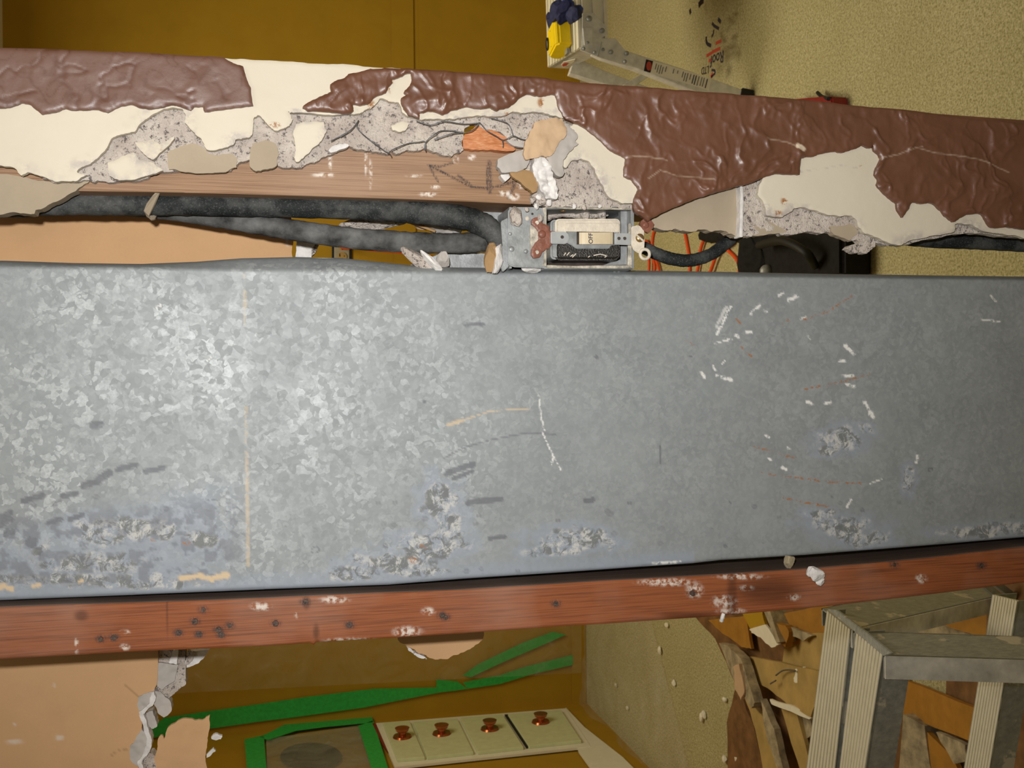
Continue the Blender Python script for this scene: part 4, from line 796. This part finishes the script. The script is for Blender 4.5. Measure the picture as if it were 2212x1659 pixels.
# red flat case
rb = thing('tool_case', PF(1750, 240, 0), 'dark red metal case on the carpet just past the free end of the wall', 'case')
b = MB(); b.prism([PF(x, y, .05) for x, y in [(1700,215),(1782,208),(1796,209),(1800,270),(1700,270)]], (0, 0, -.048)); b.build('body', M['red'], rb, .004, 2)
b = MB(); b.tube([PF(1766,200,.02), PF(1775,208,.03), PF(1790,214,.055)], .005, 8); b.build('latch_rod', M['black'], rb)
# clear plastic bag with print
pb = thing('plastic_bag', PF(1540, 90, 0), 'clear plastic bag with red stripes and black lettering lying on the carpet', 'bag')
def blanket(name, c4, hfn, nx, ny, mat, parent):
    vs = []; fs = []
    for j in range(ny+1):
        for i in range(nx+1):
            a_, b_ = i/nx, j/ny; p = [(c4[0][k]*(1-a_)+c4[1][k]*a_)*(1-b_)+(c4[3][k]*(1-a_)+c4[2][k]*a_)*b_ for k in (0, 1)]
            q = PF(p[0], p[1], 0); vs.append(Vector((q.x, q.y, hfn(q.x, q.y, a_, b_))))
    for j in range(ny):
        for i in range(nx): k = j*(nx+1)+i; fs.append((k, k+1, k+nx+2, k+nx+1))
    b = MB(); b.add(vs, fs, True); return b.build(name, M[mat], parent)
def hb(x, y, a_, b_):
    A_ = np.array([x*9]); B_ = np.array([y*9]); e = min(a_, 1-a_, b_, 1-b_)*5
    return .006+max(0, (.035+.07*float(fbm(A_, B_, 51, 4)[0])))*min(1, e)
blanket('film', [(1478,-40),(1592,-40),(1596,200),(1488,200)], hb, 30, 40, 'film0', pb)
def stroke(pts, wd, mat, h=.056, name='print', parent=pb):
    b = MB()
    for p, q in zip(pts[:-1], pts[1:]): b.beam(PF(p[0], p[1], h), PF(q[0], q[1], h), (-(q[0]-p[0]), (q[1]-p[1]), 0) if False else (PF(q[0], q[1], h)-PF(p[0], p[1], h)).cross(Vector((0, 0, 1))), wd, .0006)
    return b.build(name, M[mat], parent)
stroke([(1551,41),(1557,48)], .012, 'ink'); stroke([(1538,50),(1543,56),(1553,62)], .010, 'ink'); stroke([(1542,64),(1541,73),(1537,80)], .009, 'ink'); stroke([(1526,79),(1525,88),(1528,95),(1536,99)], .012, 'ink'); stroke([(1509,12),(1514,5),(1520,0)], .02, 'ink'); stroke([(1490,20),(1492,30)], .014, 'ink')
stroke([(1558,88),(1546,94)], .011, 'red_print'); stroke([(1556,104),(1538,113)], .011, 'red_print'); stroke([(1538,114),(1526,121)], .011, 'red_print'); stroke([(1537,128),(1531,132)], .011, 'red_print'); stroke([(1540,158),(1535,166)], .011, 'red_print'); stroke([(1537,151),(1544,152),(1545,158),(1536,167)], .008, 'ink')
text('Roof', PF(1549, 126, .058), PF(1530, 133, .058)-PF(1560, 120, .058), PF(1556, 142, .058)-PF(1549, 126, .058), .052, M['ink'], 'lettering', pb, .0004)
text('LTD', PF(1523, 151, .058), PF(1515, 153, .058)-PF(1530, 149, .058), PF(1526, 160, .058)-PF(1523, 151, .058), .034, M['ink'], 'lettering', pb, .0004)
# ---------------- work platform (image top)
HD = .56
wp = thing('work_platform', PF(1600, 200, 0), 'folding aluminium work platform with ribbed deck and safety sticker, beyond the brown wall end', 'platform')
n1, n2, f1, f2 = PF(1254,104,HD), PF(1249,-60,HD), PF(1184,146,HD), PF(1186,-60,HD)
dd = (n2-n1).normalized(); n2 = n1+dd*1.15; f2 = f1+dd*1.15
b = MB(); b.prism([n1, n2, f2, f1], (0, 0, -.02)); b.build('deck', M['rib'], wp, .002)
b = MB()
for k in range(11):
    t = (k+.3)/11; p = n1.lerp(f1, t); q = n2.lerp(f2, t); b.beam(p+Vector((0, 0, .002)), q+Vector((0, 0, .002)), (0, 1, 0), .014 if k not in (0, 9) else .022, .008)
b.build('deck_rib', M['rib'], wp)['kind'] = 'stuff'
dv = (n2-n1).normalized(); nn = Vector((dv.y, -dv.x, 0)).normalized()
if nn.y > 0: nn = -nn
def onp(px, py, P0, nrm):
    r = ray(px, py); return CAM+r*((P0-CAM).dot(nrm)/r.dot(nrm))
b = MB(); b.prism([n1, n2, n2+Vector((0, 0, -.085)), n1+Vector((0, 0, -.085))], -nn*.004)
for k, z in enumerate((-.012, -.045, -.08)): b.beam(n1+Vector((0, 0, z)), n2+Vector((0, 0, z)), nn, .014, .010)
b.build('side_rail', M['rib'], wp)
b = MB(); b.prism([n1, f1, f1+Vector((0, 0, -.07)), n1+Vector((0, 0, -.085))], dv*.004); ap = b.build('end_apron', M['alu'], wp, .001)
nf = (f1-n1).normalized(); an = nf.cross(Vector((0, 0, 1)))
b = MB(); b.prism([onp(x, y, n1-dv*.003, an) for x, y in [(1212,140),(1217,133),(1242,127),(1240,133),(1216,146)]], -dv*.0015); b.build('printed_label', M['label_white'], ap)
b = MB(); b.prism([onp(x, y, n1-dv*.005, an) for x, y in [(1214,140),(1219,136),(1228,136),(1224,141),(1217,143)]], -dv*.0015); b.build('printed_mark', M['red_print'], ap)
def npoly(name, L, off, th, mat, parent, bevel=0, P0=None):
    b = MB(); P0 = P0 or n1; b.prism([onp(x, y, P0+nn*off, nn) for x, y in L], -nn*th); return b.build(name, M[mat], parent, bevel, 1)
lg = npoly('leg', [(1292,100),(1345,107),(1480,150),(1603,193),(1600,214),(1540,212),(1370,146),(1300,124),(1280,114)], .004, .028, 'alu', wp, .002)
npoly('foot', [(1604,189),(1629,194),(1628,216),(1599,214)], .008, .036, 'black', lg, .002)
npoly('safety_sticker', [(1411,132),(1471,149),(1537,170),(1531,195),(1470,176),(1404,157)], .0050, .0010, 'label_white', lg)
npoly('sticker_emblem', [(1396,128),(1411,132),(1405,157),(1391,153)], .0052, .0010, 'black', lg)
npoly('sticker_emblem', [(1402+5.5*math.cos(t), 142.5+10*math.sin(t)) for t in [k*math.pi/8 for k in range(16)]], .0064, .0010, 'red_print', lg)
bt = MB()
for i, (t, l0, l1) in enumerate([(.06,.1,.6),(.10,.15,.8),(.14,.1,.85),(.18,.2,.8),(.23,.1,.55),(.36,.1,.5),(.43,.15,.4),(.52,.1,.6),(.56,.15,.85),(.60,.1,.85),(.65,.1,.6),(.70,.1,.85),(.74,.1,.9),(.79,.1,.9),(.84,.1,.85),(.88,.1,.85),(.93,.1,.9)]):
    def sp_(t_, s_): return (1411+(1537-1411)*t_-6.5*s_, 132.5+(170-132.5)*t_+25*s_)
    wd = .016 if i in (11, 12, 16) else .010
    bt.prism([onp(*sp_(t, l0), n1+nn*.0058, nn), onp(*sp_(t+wd, l0), n1+nn*.0058, nn), onp(*sp_(t+wd, l1), n1+nn*.0058, nn), onp(*sp_(t, l1), n1+nn*.0058, nn)], -nn*.0006)
o = bt.build('sticker_text', M['ink'], lg)
br = npoly('hinge_bracket', [(1257,100),(1258,32),(1262,27),(1282,27),(1296,42),(1310,56),(1312,74),(1300,82),(1330,83),(1350,108),(1368,116),(1371,130),(1366,142),(1352,142),(1300,126),(1254,108)], .010, .004, 'alu', wp, .001)
for (x, y, r) in [(1273,40,.009),(1301,66,.008),(1269,93,.006),(1261,105,.005),(1284,113,.005),(1303,107,.005),(1320,112,.007),(1354,115,.007),(1350,133,.006)]:
    b = MB(); b.dome(onp(x, y, n1+nn*.012, nn), nn, r, .006); b.build('rivet', M['steel'], br)
npoly('lock_lever', [(1298,90),(1301,91),(1293,122),(1290,121)], .020, .004, 'chrome', br)
npoly('lock_plate', [(1259,60),(1280,58),(1281,98),(1262,97)], .016, .004, 'alu', br, .001)
npoly('leg', [(1236,140),(1262,132),(1300,150),(1372,178),(1420,195),(1400,205),(1340,192),(1230,158)], -.26, .028, 'alu', wp, .002)
npoly('cross_brace', [(1348,182),(1398,152),(1412,158),(1372,184)], -.10, .020, 'alu', wp, .001)
for e_ in (n2+nn*-.02, f2+nn*.02):
    p_ = e_+Vector((0, 0, -.05)); q_ = Vector((p_.x, p_.y, 0))+dv*.20
    b = MB(); b.beam(p_, q_+Vector((0, 0, .02)), nn, .03, .06); l_ = b.build('leg', M['alu'], wp, .002)
    b = MB(); b.box(q_+Vector((0, 0, .02)), .035, .02, .02); b.build('foot', M['black'], l_, .003)
# yellow tape measure and navy gloves on the deck
tm = thing('tape_measure', PF(1228,70,HD+.008), 'bright yellow tape measure standing on the ribbed platform deck', 'tape measure')
P0 = PF(1236,96,HD+.008); ux = (PF(1232,40,HD+.008)-P0); ux.z = 0; Lx = ux.length; ux.normalize(); uy = Vector((-ux.y, ux.x, 0)); uy = uy if uy.y > 0 else -uy
b = MB(); A0 = P0; b.prism([A0+uy*q[0]+Vector((0, 0, q[1])) for q in [(0, 0), (.075, 0), (.095, .012), (.095, .034), (.085, .052), (.012, .052), (0, .040)]], ux*Lx); b.build('case', M['yellow'], tm, .005, 3)
c = A0+ux*Lx*.5+uy*.082+Vector((0, 0, .051)); dn = (Vector((0, 0, 1))+uy*-.2).normalized()
b = MB(); b.tube([c+(ux*math.cos(t)*.020+uy*math.sin(t)*.010)+Vector((0, 0, .004)) for t in [k*math.pi/6 for k in range(13)]], .0022, 6); b.build('emblem_ring', M['black'], tm)
for k in (.2, .8):
    b = MB(); b.dome(A0+ux*Lx*k+uy*.050+Vector((0, 0, .0515)), (0, 0, 1), .0025, .001); b.build('case_screw', M['black'], tm)
b = MB(); b.box(A0-ux*.008+uy*.030+Vector((0, 0, .008)), .008, .012, .004); b.build('hook', M['steel'], tm)
gl = thing('work_gloves', PF(1215,30,HD), 'navy and blue work gloves bundled on the platform deck beside the tape measure', 'gloves')
b = MB()
for (x, y, h, a1, a2, a3, sd) in [(1200,50,0.042,.04,.04,.028,81),(1206,26,0.052,.035,.045,.03,82),(1222,28,0.057,.04,.04,.03,83),(1240,35,0.042,.03,.035,.025,84),(1192,42,0.032,.03,.03,.02,85)]: b.rock(PF(x, y, HD+h), a1, a2, a3, sd, None, 3)
b.build('palm', M['navy'], gl)
b = MB()
for (x, y, h, a1, a2, a3, sd) in [(1226,11,.045,.022,.028,.02,86),(1246,23,.03,.018,.028,.018,87)]: b.rock(PF(x, y, HD+h), a1, a2, a3, sd, None, 3)
b.build('fingertip', M['blue'], gl)
# ---------------- stepladder (image bottom right)
H1 = .53
sl = thing('stepladder', PF(2150, 1450, 0), 'paint-spotted aluminium stepladder with ribbed treads standing beside the rubble', 'ladder')
TA = [PF(1788,1319,H1), PF(1839,1360,H1), PF(1803,1690,H1), PF(1740,1690,H1)]; TB = [PF(1851,1366,H1), PF(1909,1415,H1), PF(1866,1690,H1), PF(1812,1690,H1)]
T2 = [PF(2146,1285,.20), PF(2200,1298,.20), PF(2133,1700,.20), PF(2078,1700,.20)]
for Q_ in (TA, TB, T2):
    for i_, j_ in ((0, 3), (1, 2)): Q_[j_] = Q_[i_]+(Q_[j_]-Q_[i_]).normalized()*.56
def tread(Q, lip):
    b = MB(); b.prism(Q, (0, 0, -.004)); tr = b.build('tread', M['rib'], sl)
    b = MB()
    for k in range(9):
        t = (k+.5)/9; b.beam(Q[0].lerp(Q[1], t)+Vector((0, 0, .0008)), Q[3].lerp(Q[2], t)+Vector((0, 0, .0008)), Q[1]-Q[0], (Q[1]-Q[0]).length/13, .0026)
    b.build('tread_rib', M['rib'], tr)['kind'] = 'stuff'
    b = MB(); b.prism([Q[1], Q[2], Q[2]+Vector((0, 0, -lip)), Q[1]+Vector((0, 0, -lip))], (0, .003, 0)); b.build('tread_lip', M['spot_alu'], tr)
    b = MB(); b.prism([Q[0], Q[3], Q[3]+Vector((0, 0, -lip)), Q[0]+Vector((0, 0, -lip))], (0, .003, 0)); b.build('tread_lip', M['spot_alu'], tr)
tread(TA, .035); tread(TB, .052); tread(T2, .05)
def rail(top_near, top_far, bot_near, th, name='rail'):
    off = top_far-top_near; ins = Vector((-th, 0, 0)); b = MB()
    # C channel: web plus two flanges
    def pl(a0, a1, b0, b1, o_): b.hexa([a0, a1, b1, b0, a0+o_, a1+o_, b1+o_, b0+o_])
    pl(top_near, top_far, bot_near, bot_near+off, Vector((-.003, 0, 0)))
    dn_ = off.normalized()*.003
    for e in (Vector((0, 0, 0)), off-dn_): pl(top_near+e, top_near+e+ins, bot_near+e, bot_near+e+ins, dn_)
    r_ = b.build(name, M['spot_alu'], sl)
    f_ = MB(); e = Vector((0, -.004, .001)); f_.hexa([top_near+e, top_near+e+ins, bot_near+e+ins, bot_near+e]+[q+Vector((0, .002, 0)) for q in (top_near+e, top_near+e+ins, bot_near+e+ins, bot_near+e)]); f_.build('rail_flange', M['pale_alu'], r_); return r_
r1 = rail(TB[1]+Vector((0, -.002, .0)), TB[0]+Vector((0, .01, .0)), PF(2640,1438,0), .036)
b = MB(); b.dome(W(1941,1447,0) if False else onp(1951,1448, TB[1]+Vector((0, -.006, 0)), Vector((0, 1, 0))), (0, -1, .2), .005, .003); b.build('rivet', M['steel'], r1)
r2 = rail(TA[1]+Vector((.0, 0, 0)), TA[0]+Vector((0, .02, 0)), PF(2190,1280,0), .03)
b = MB()
Q = [PF(1786,1316,H1+.002), PF(1806,1318,H1+.002), PF(1870,1366,H1+.002), PF(1925,1412,H1+.002), PF(1908,1418,H1+.002), PF(1850,1368,H1+.002)]
b.prism(Q, (0, 0, -.006)); b.build('end_cap', M['spot_alu'], sl, .001)
r3 = rail(TB[2]+Vector((0, -.002, 0)), TB[3]+Vector((0, .01, 0)), PF(2640,1438,0)+(TB[2]-TB[1]), -.036)
r4 = rail(TA[2], TA[3]+Vector((0, .02, 0)), PF(2190,1280,0)+(TA[2]-TA[1]), -.03)
b = MB(); b.beam(W(2112,1252,.95), W(2240,1352,.95), (0, 1, 0), .012, .012); b.beam(W(2140,1252,.97), W(2240,1326,.97), (0, 1, 0), .012, .012); b.build('brace', M['spot_alu'], sl)
for p_, s_ in ((PF(2640,1438,0), r1), (PF(2190,1280,0), r2)):
    b = MB(); b.box(p_+Vector((-.018, .04, .012)), .022, .05, .012); b.build('rubber_foot', M['black'], s_, .003)
# ---------------- demolition debris on the floor
def board(L, h, th, mat, label, tilt=0, sd=0):
    rng = random.Random(sd); c = (sum(p[0] for p in L)/len(L), sum(p[1] for p in L)/len(L))
    J = jag(L, 2.0, sd, 2)
    pts = [PF(x, y, h+tilt*(x-c[0])*.001) for x, y in J]
    b = MB(); b.prism(pts, (0, 0, -th))
    tag(b.build('wall_debris', M[mat]), label, 'debris')
DEB = [
 ([(1500,1330),(1800,1300),(1960,1330),(1960,1700),(1570,1700),(1570,1560),(1590,1480),(1545,1380)], .012, .010, 'brown_board', 'large brown sheet added under the rubble heap to darken its gaps'),  # sheet added beneath the debris so the gaps look shaded
 ([(1616,1418),(1684,1430),(1775,1451),(1775,1490),(1751,1549),(1704,1524),(1668,1494),(1625,1469)], .07, .012, 'tan_board', 'biggest flat tan plaster slab in the heap left of the stepladder'),
 ([(1674,1330),(1800,1300),(1800,1375),(1704,1396),(1684,1381)], .05, .012, 'orange_board', 'orange painted slab next to the reddish stud and ladder corner'),
 ([(1530,1340),(1614,1330),(1623,1402),(1602,1398),(1561,1369)], .04, .010, 'orange_board', 'ragged orange strip at the carpet side of the heap'),
 ([(1700,1372),(1790,1368),(1785,1452),(1735,1442),(1690,1430)], .055, .010, 'tan_board', 'squarish tan slab beside the upper end of the ladder rail'),
 ([(1604,1325),(1647,1320),(1653,1349),(1621,1359)], .075, .008, 'mustard', 'small mustard painted square directly below the reddish stud'),
 ([(1619,1359),(1653,1349),(1682,1392),(1666,1399),(1643,1377),(1623,1367)], .09, .006, 'label_white', 'pale torn paper flap curling up on the heap'),
 ([(1649,1318),(1662,1316),(1685,1387),(1678,1390)], .10, .05, 'dust', 'narrow upright plaster edge between the pale flap and the orange slab'),
 ([(1674,1345),(1696,1351),(1704,1365),(1696,1398),(1684,1387)], .09, .02, 'orange_board', 'curled orange shard beside the upright plaster edge'),
 ([(1692,1347),(1755,1373),(1735,1385),(1702,1371)], .075, .010, 'dust', 'grey dusty wedge lying on the orange slab'),
 ([(1553,1389),(1575,1398),(1600,1422),(1630,1518),(1623,1530),(1586,1471)], .085, .03, 'dust', 'long grey-brown splinter leaning along the left edge of the heap'),
 ([(1584,1440),(1596,1434),(1608,1490),(1600,1512),(1588,1490)], .10, .012, 'flap', 'tan sliver lying on the long grey-brown splinter'),
 ([(1586,1516),(1602,1504),(1627,1565),(1651,1680),(1623,1680),(1582,1575)], .05, .03, 'brown_board', 'dark brown pointed board at the bottom of the heap'),
 ([(1606,1500),(1627,1524),(1659,1565),(1688,1680),(1651,1680),(1631,1575)], .07, .012, 'tan_board', 'tan strip between the dark pointed board and the black gap'),
 ([(1643,1510),(1672,1575),(1696,1680),(1682,1680),(1657,1596)], .085, .02, 'dust', 'thin dusty strip beside the tan strip'),
 ([(1688,1532),(1721,1541),(1757,1680),(1733,1680)], .06, .012, 'tan_board', 'narrow tan plank pointing at the lower ladder tread'),
 ([(1721,1541),(1751,1551),(1756,1585),(1741,1596)], .05, .012, 'dust', 'small grey triangle of plaster against the ladder rail'),
 ([(1663,1510),(1704,1522),(1752,1547),(1748,1554),(1670,1523)], .085, .008, 'label_white', 'whitish broken edge strip below the biggest tan slab'),
 ([(1718,1445),(1726,1448),(1735,1440),(1741,1455),(1735,1466),(1742,1478),(1730,1468),(1718,1475),(1714,1465)], .078, .006, 'label_white', 'star-shaped white paper scrap on the biggest tan slab'),
 ([(1960,1300),(2240,1230),(2240,1700),(1930,1700)], .010, .008, 'brown_board', 'dusty brown sheet on the floor under the stepladder'),
 ([(2015,1341),(2160,1285),(2150,1385),(2120,1376)], .035, .012, 'orange_board', 'orange triangle seen between the two ladder rails'),
 ([(1895,1371),(2017,1341),(2136,1376),(2136,1420),(1900,1400)], .030, .012, 'dust', 'dusty brown slab seen between the ladder rails, beside the orange triangle'),
 ([(1955,1470),(2108,1530),(2100,1603),(1940,1538)], .045, .012, 'orange_board', 'broad orange plank under the ladder, between its treads'),
 ([(1951,1543),(1997,1568),(2015,1680),(1940,1680)], .05, .030, 'dust', 'crumbly dust-covered plaster slab beside the upper tread lip'),
 ([(1997,1575),(2047,1624),(2078,1680),(2014,1680)], .04, .012, 'orange_board', 'orange-brown slab at the bottom edge between the ladder treads'),
 ([(2022,1581),(2085,1609),(2090,1645),(2060,1650),(2040,1614)], .065, .012, 'dust', 'grey broken lump lying against the lower tread'),
 ([(2172,1560),(2250,1560),(2250,1660),(2165,1634)], .03, .012, 'orange_board', 'orange slab right of the lower tread'),
 ([(2186,1482),(2250,1482),(2250,1562),(2180,1568)], .03, .012, 'dust', 'grey-brown slab right of the lower tread, above the orange one'),
]
for i, (L, h, th, mt, lb) in enumerate(DEB): board(L, h, th, mt, lb, tilt=(.35 if i % 3 == 1 else -.25 if i % 3 == 2 and i not in (0, 19) else 0), sd=400+i)
b = MB(); b.tube([PF(1664,1477,.085), PF(1676,1470,.085)], .0022, 6); b.tube([PF(1676,1459,.085), PF(1690,1449,.085), PF(1706,1447,.085), PF(1718,1449,.085)], .0022, 6)
tag(b.build('bent_wire', M['wire']), 'short bent dark wire lying on the biggest tan slab', 'wire')
CR = ['small', 'small', 'small', 'tiny', 'largest', 'small', 'tiny', 'small', 'small', 'tiny']
CP = ['farthest from the rubble heap', 'between the drawers and the rubble heap', 'one step from the long grey-brown splinter', 'touching the long grey-brown splinter', 'beside the dark pointed board', 'just beyond the one by the splinter', 'near the plastic sheet, second from the drawers', 'against the dark pointed board tip', 'close to the reddish stud', 'closest of all to the reddish stud']
for i, (x, y) in enumerate([(1330,1480),(1455,1475),(1520,1545),(1565,1510),(1565,1640),(1515,1550),(1355,1530),(1592,1640),(1425,1405),(1440,1350)]):
    b = MB(); b.rock(PF(x, y, .008), .010+.004*(i % 3), .014, .008, 500+i); tag(b.build('plaster_crumb', M['label_white']), CR[i]+' pale plaster crumb on the carpet '+CP[i], 'rubble', 'plaster crumbs on the carpet')
# ---------------- left side of the back room: built-in drawers, taped opening
def SX(x, y, dx=0.0): return PX_(x, y, XL+dx)
def sprism(L, dx, th, mat, name, parent=None, bevel=0):
    b = MB(); b.prism([SX(x, y, dx) for x, y in L], (-th, 0, 0)); return b.build(name, M[mat], parent, bevel, 1)
b = MB(); b.box((XL-.155, 2.98, 1.3), .15, 1.02, 1.3); o = b.build('wall_side', M['mustard']); o['kind'] = 'structure'; o['label'] = 'mustard side wall with the built-in drawers'
cab = thing('drawer_cabinet', SX(1050, 1590), 'cream built-in cabinet with four pale green drawers and copper knobs, by the taped opening', 'cabinet')
sprism([(812,1562),(1222,1530),(1276,1612),(853,1657)], .012, .010, 'cream_wood', 'face_frame', cab)
for i, (L, k) in enumerate([([(827,1561),(885,1557),(918,1635),(858,1640)], (869,1592)), ([(892,1559),(988,1552),(1023,1624),(923,1635)], (954,1585)), ([(994,1550),(1086,1543),(1131,1613),(1032,1624)], (1058,1575)), ([(1097,1543),(1212,1533),(1256,1599),(1142,1611)], (1168,1560))]):
    d_ = sprism(L, .026, .014, 'drawer', 'drawer', cab, .002)
    b = MB(); c = SX(k[0], k[1], .026)
    b.cyl(c, c+Vector((.008, 0, 0)), .042, 20, .038); b.cyl(c+Vector((.008, 0, 0)), c+Vector((.026, 0, 0)), .016, 14); b.cyl(c+Vector((.026, 0, 0)), c+Vector((.040, 0, 0)), .026, 20, .032); b.build('knob', M['copper'], d_, .001)
sprism([(1090,1543),(1098,1543),(1143,1612),(1137,1614)], .020, .006, 'black', 'drawer_gap', cab)
sprism([(804,1562),(811,1562),(838,1625),(826,1608)], .014, .006, 'red', 'cabinet_edge', cab)
sprism([(1222,1528),(1262,1570),(1345,1635),(1390,1680),(1292,1680),(1250,1622)], .010, .009, 'cream_wood', 'baseboard_left')['kind'] = 'structure'
to = thing('taped_opening', SX(690, 1610), 'wall opening covered with hazy plastic and framed in green masking tape', 'opening')
sprism([(575,1596),(780,1566),(818,1690),(577,1690)], .010, .004, 'film2', 'plastic_cover', to)
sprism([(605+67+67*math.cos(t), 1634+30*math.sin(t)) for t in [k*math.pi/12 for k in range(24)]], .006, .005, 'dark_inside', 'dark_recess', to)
for L in ([(528,1597),(570,1588),(578,1690),(536,1690)], [(560,1592),(586,1580),(618,1563),(700,1552),(802,1537),(806,1560),(700,1570),(640,1578),(580,1598)], [(774,1568),(806,1556),(848,1690),(812,1690)]): sprism(L, .013, .002, 'green_tape', 'tape_strip', to)
def wpoly(L, off, th, mat, name, parent=None, lab=None):
    b = MB(); b.slab(L, BW-off, BW-off+th); o = b.build(name, M[mat], parent)
    return o
for L, lb in (([(322,1578),(354,1551),(453,1536),(560,1521),(659,1506),(807,1488),(943,1485),(943,1468),(988,1472),(1010,1488),(985,1492),(956,1495),(898,1506),(789,1528),(645,1548),(560,1559),(455,1574),(329,1594)], 'long green masking tape strip sloping across the mustard wall'),
              ([(999,1459),(1035,1434),(1133,1387),(1194,1365),(1223,1371),(1187,1387),(1079,1434),(1017,1463)], 'short green masking tape strip holding the plastic, nearer the reddish stud'),
              ([(1010,1488),(1000,1474),(1079,1459),(1133,1441),(1256,1410),(1256,1432),(1151,1456),(1079,1478)], 'short green masking tape strip holding the plastic, further from the reddish stud')):
    tag(wpoly(L, .014, .002, 'green_tape', 'masking_tape'), lb, 'tape')
# plastic sheet on wall and floor
vs = []; fs = []; nx, ny = 60, 40
for j in range(ny+1):
    for i in range(nx+1):
        px = 330+(1256-330)*i/nx; py = 1300+(1500-.05*(px-330)-1300)*j/ny
        h = .03+.05*max(0, float(fbm(np.array([px/70.]), np.array([py/60.]), 33, 4)[0]))
        vs.append(W(px, py, BW-h))
for j in range(ny):
    for i in range(nx): k = j*(nx+1)+i; fs.append((k, k+1, k+nx+2, k+nx+1))
ps = thing('plastic_sheet', PF(1350, 1500, 0), 'crumpled clear plastic dust sheet taped to the mustard wall and spread on the carpet', 'sheet')
b = MB(); b.add(vs, fs, True); b.build('wall_drape', M['film'], ps)
def hs(x, y, a_, b_):
    e = min(1-a_, 1-b_+.2, b_+.2, 1)*6
    return .008+.09*max(0, float((fbm(np.array([x*5.]), np.array([y*5.]), 61, 4))[0])+.12)*min(1, e)
blanket('floor_drape', [(1262,1300),(1400,1300),(1500,1690),(1262,1640)], hs, 50, 60, 'film', ps)
b = MB(); b.box(PF(1262,1386,0)+Vector((0, 0, .05)), .16, .012, .05); tag(b.build('filler_strip', M['cream_wood'], None, .003), 'pale strip of trim at the foot of the mustard wall, below the reddish stud', 'trim')
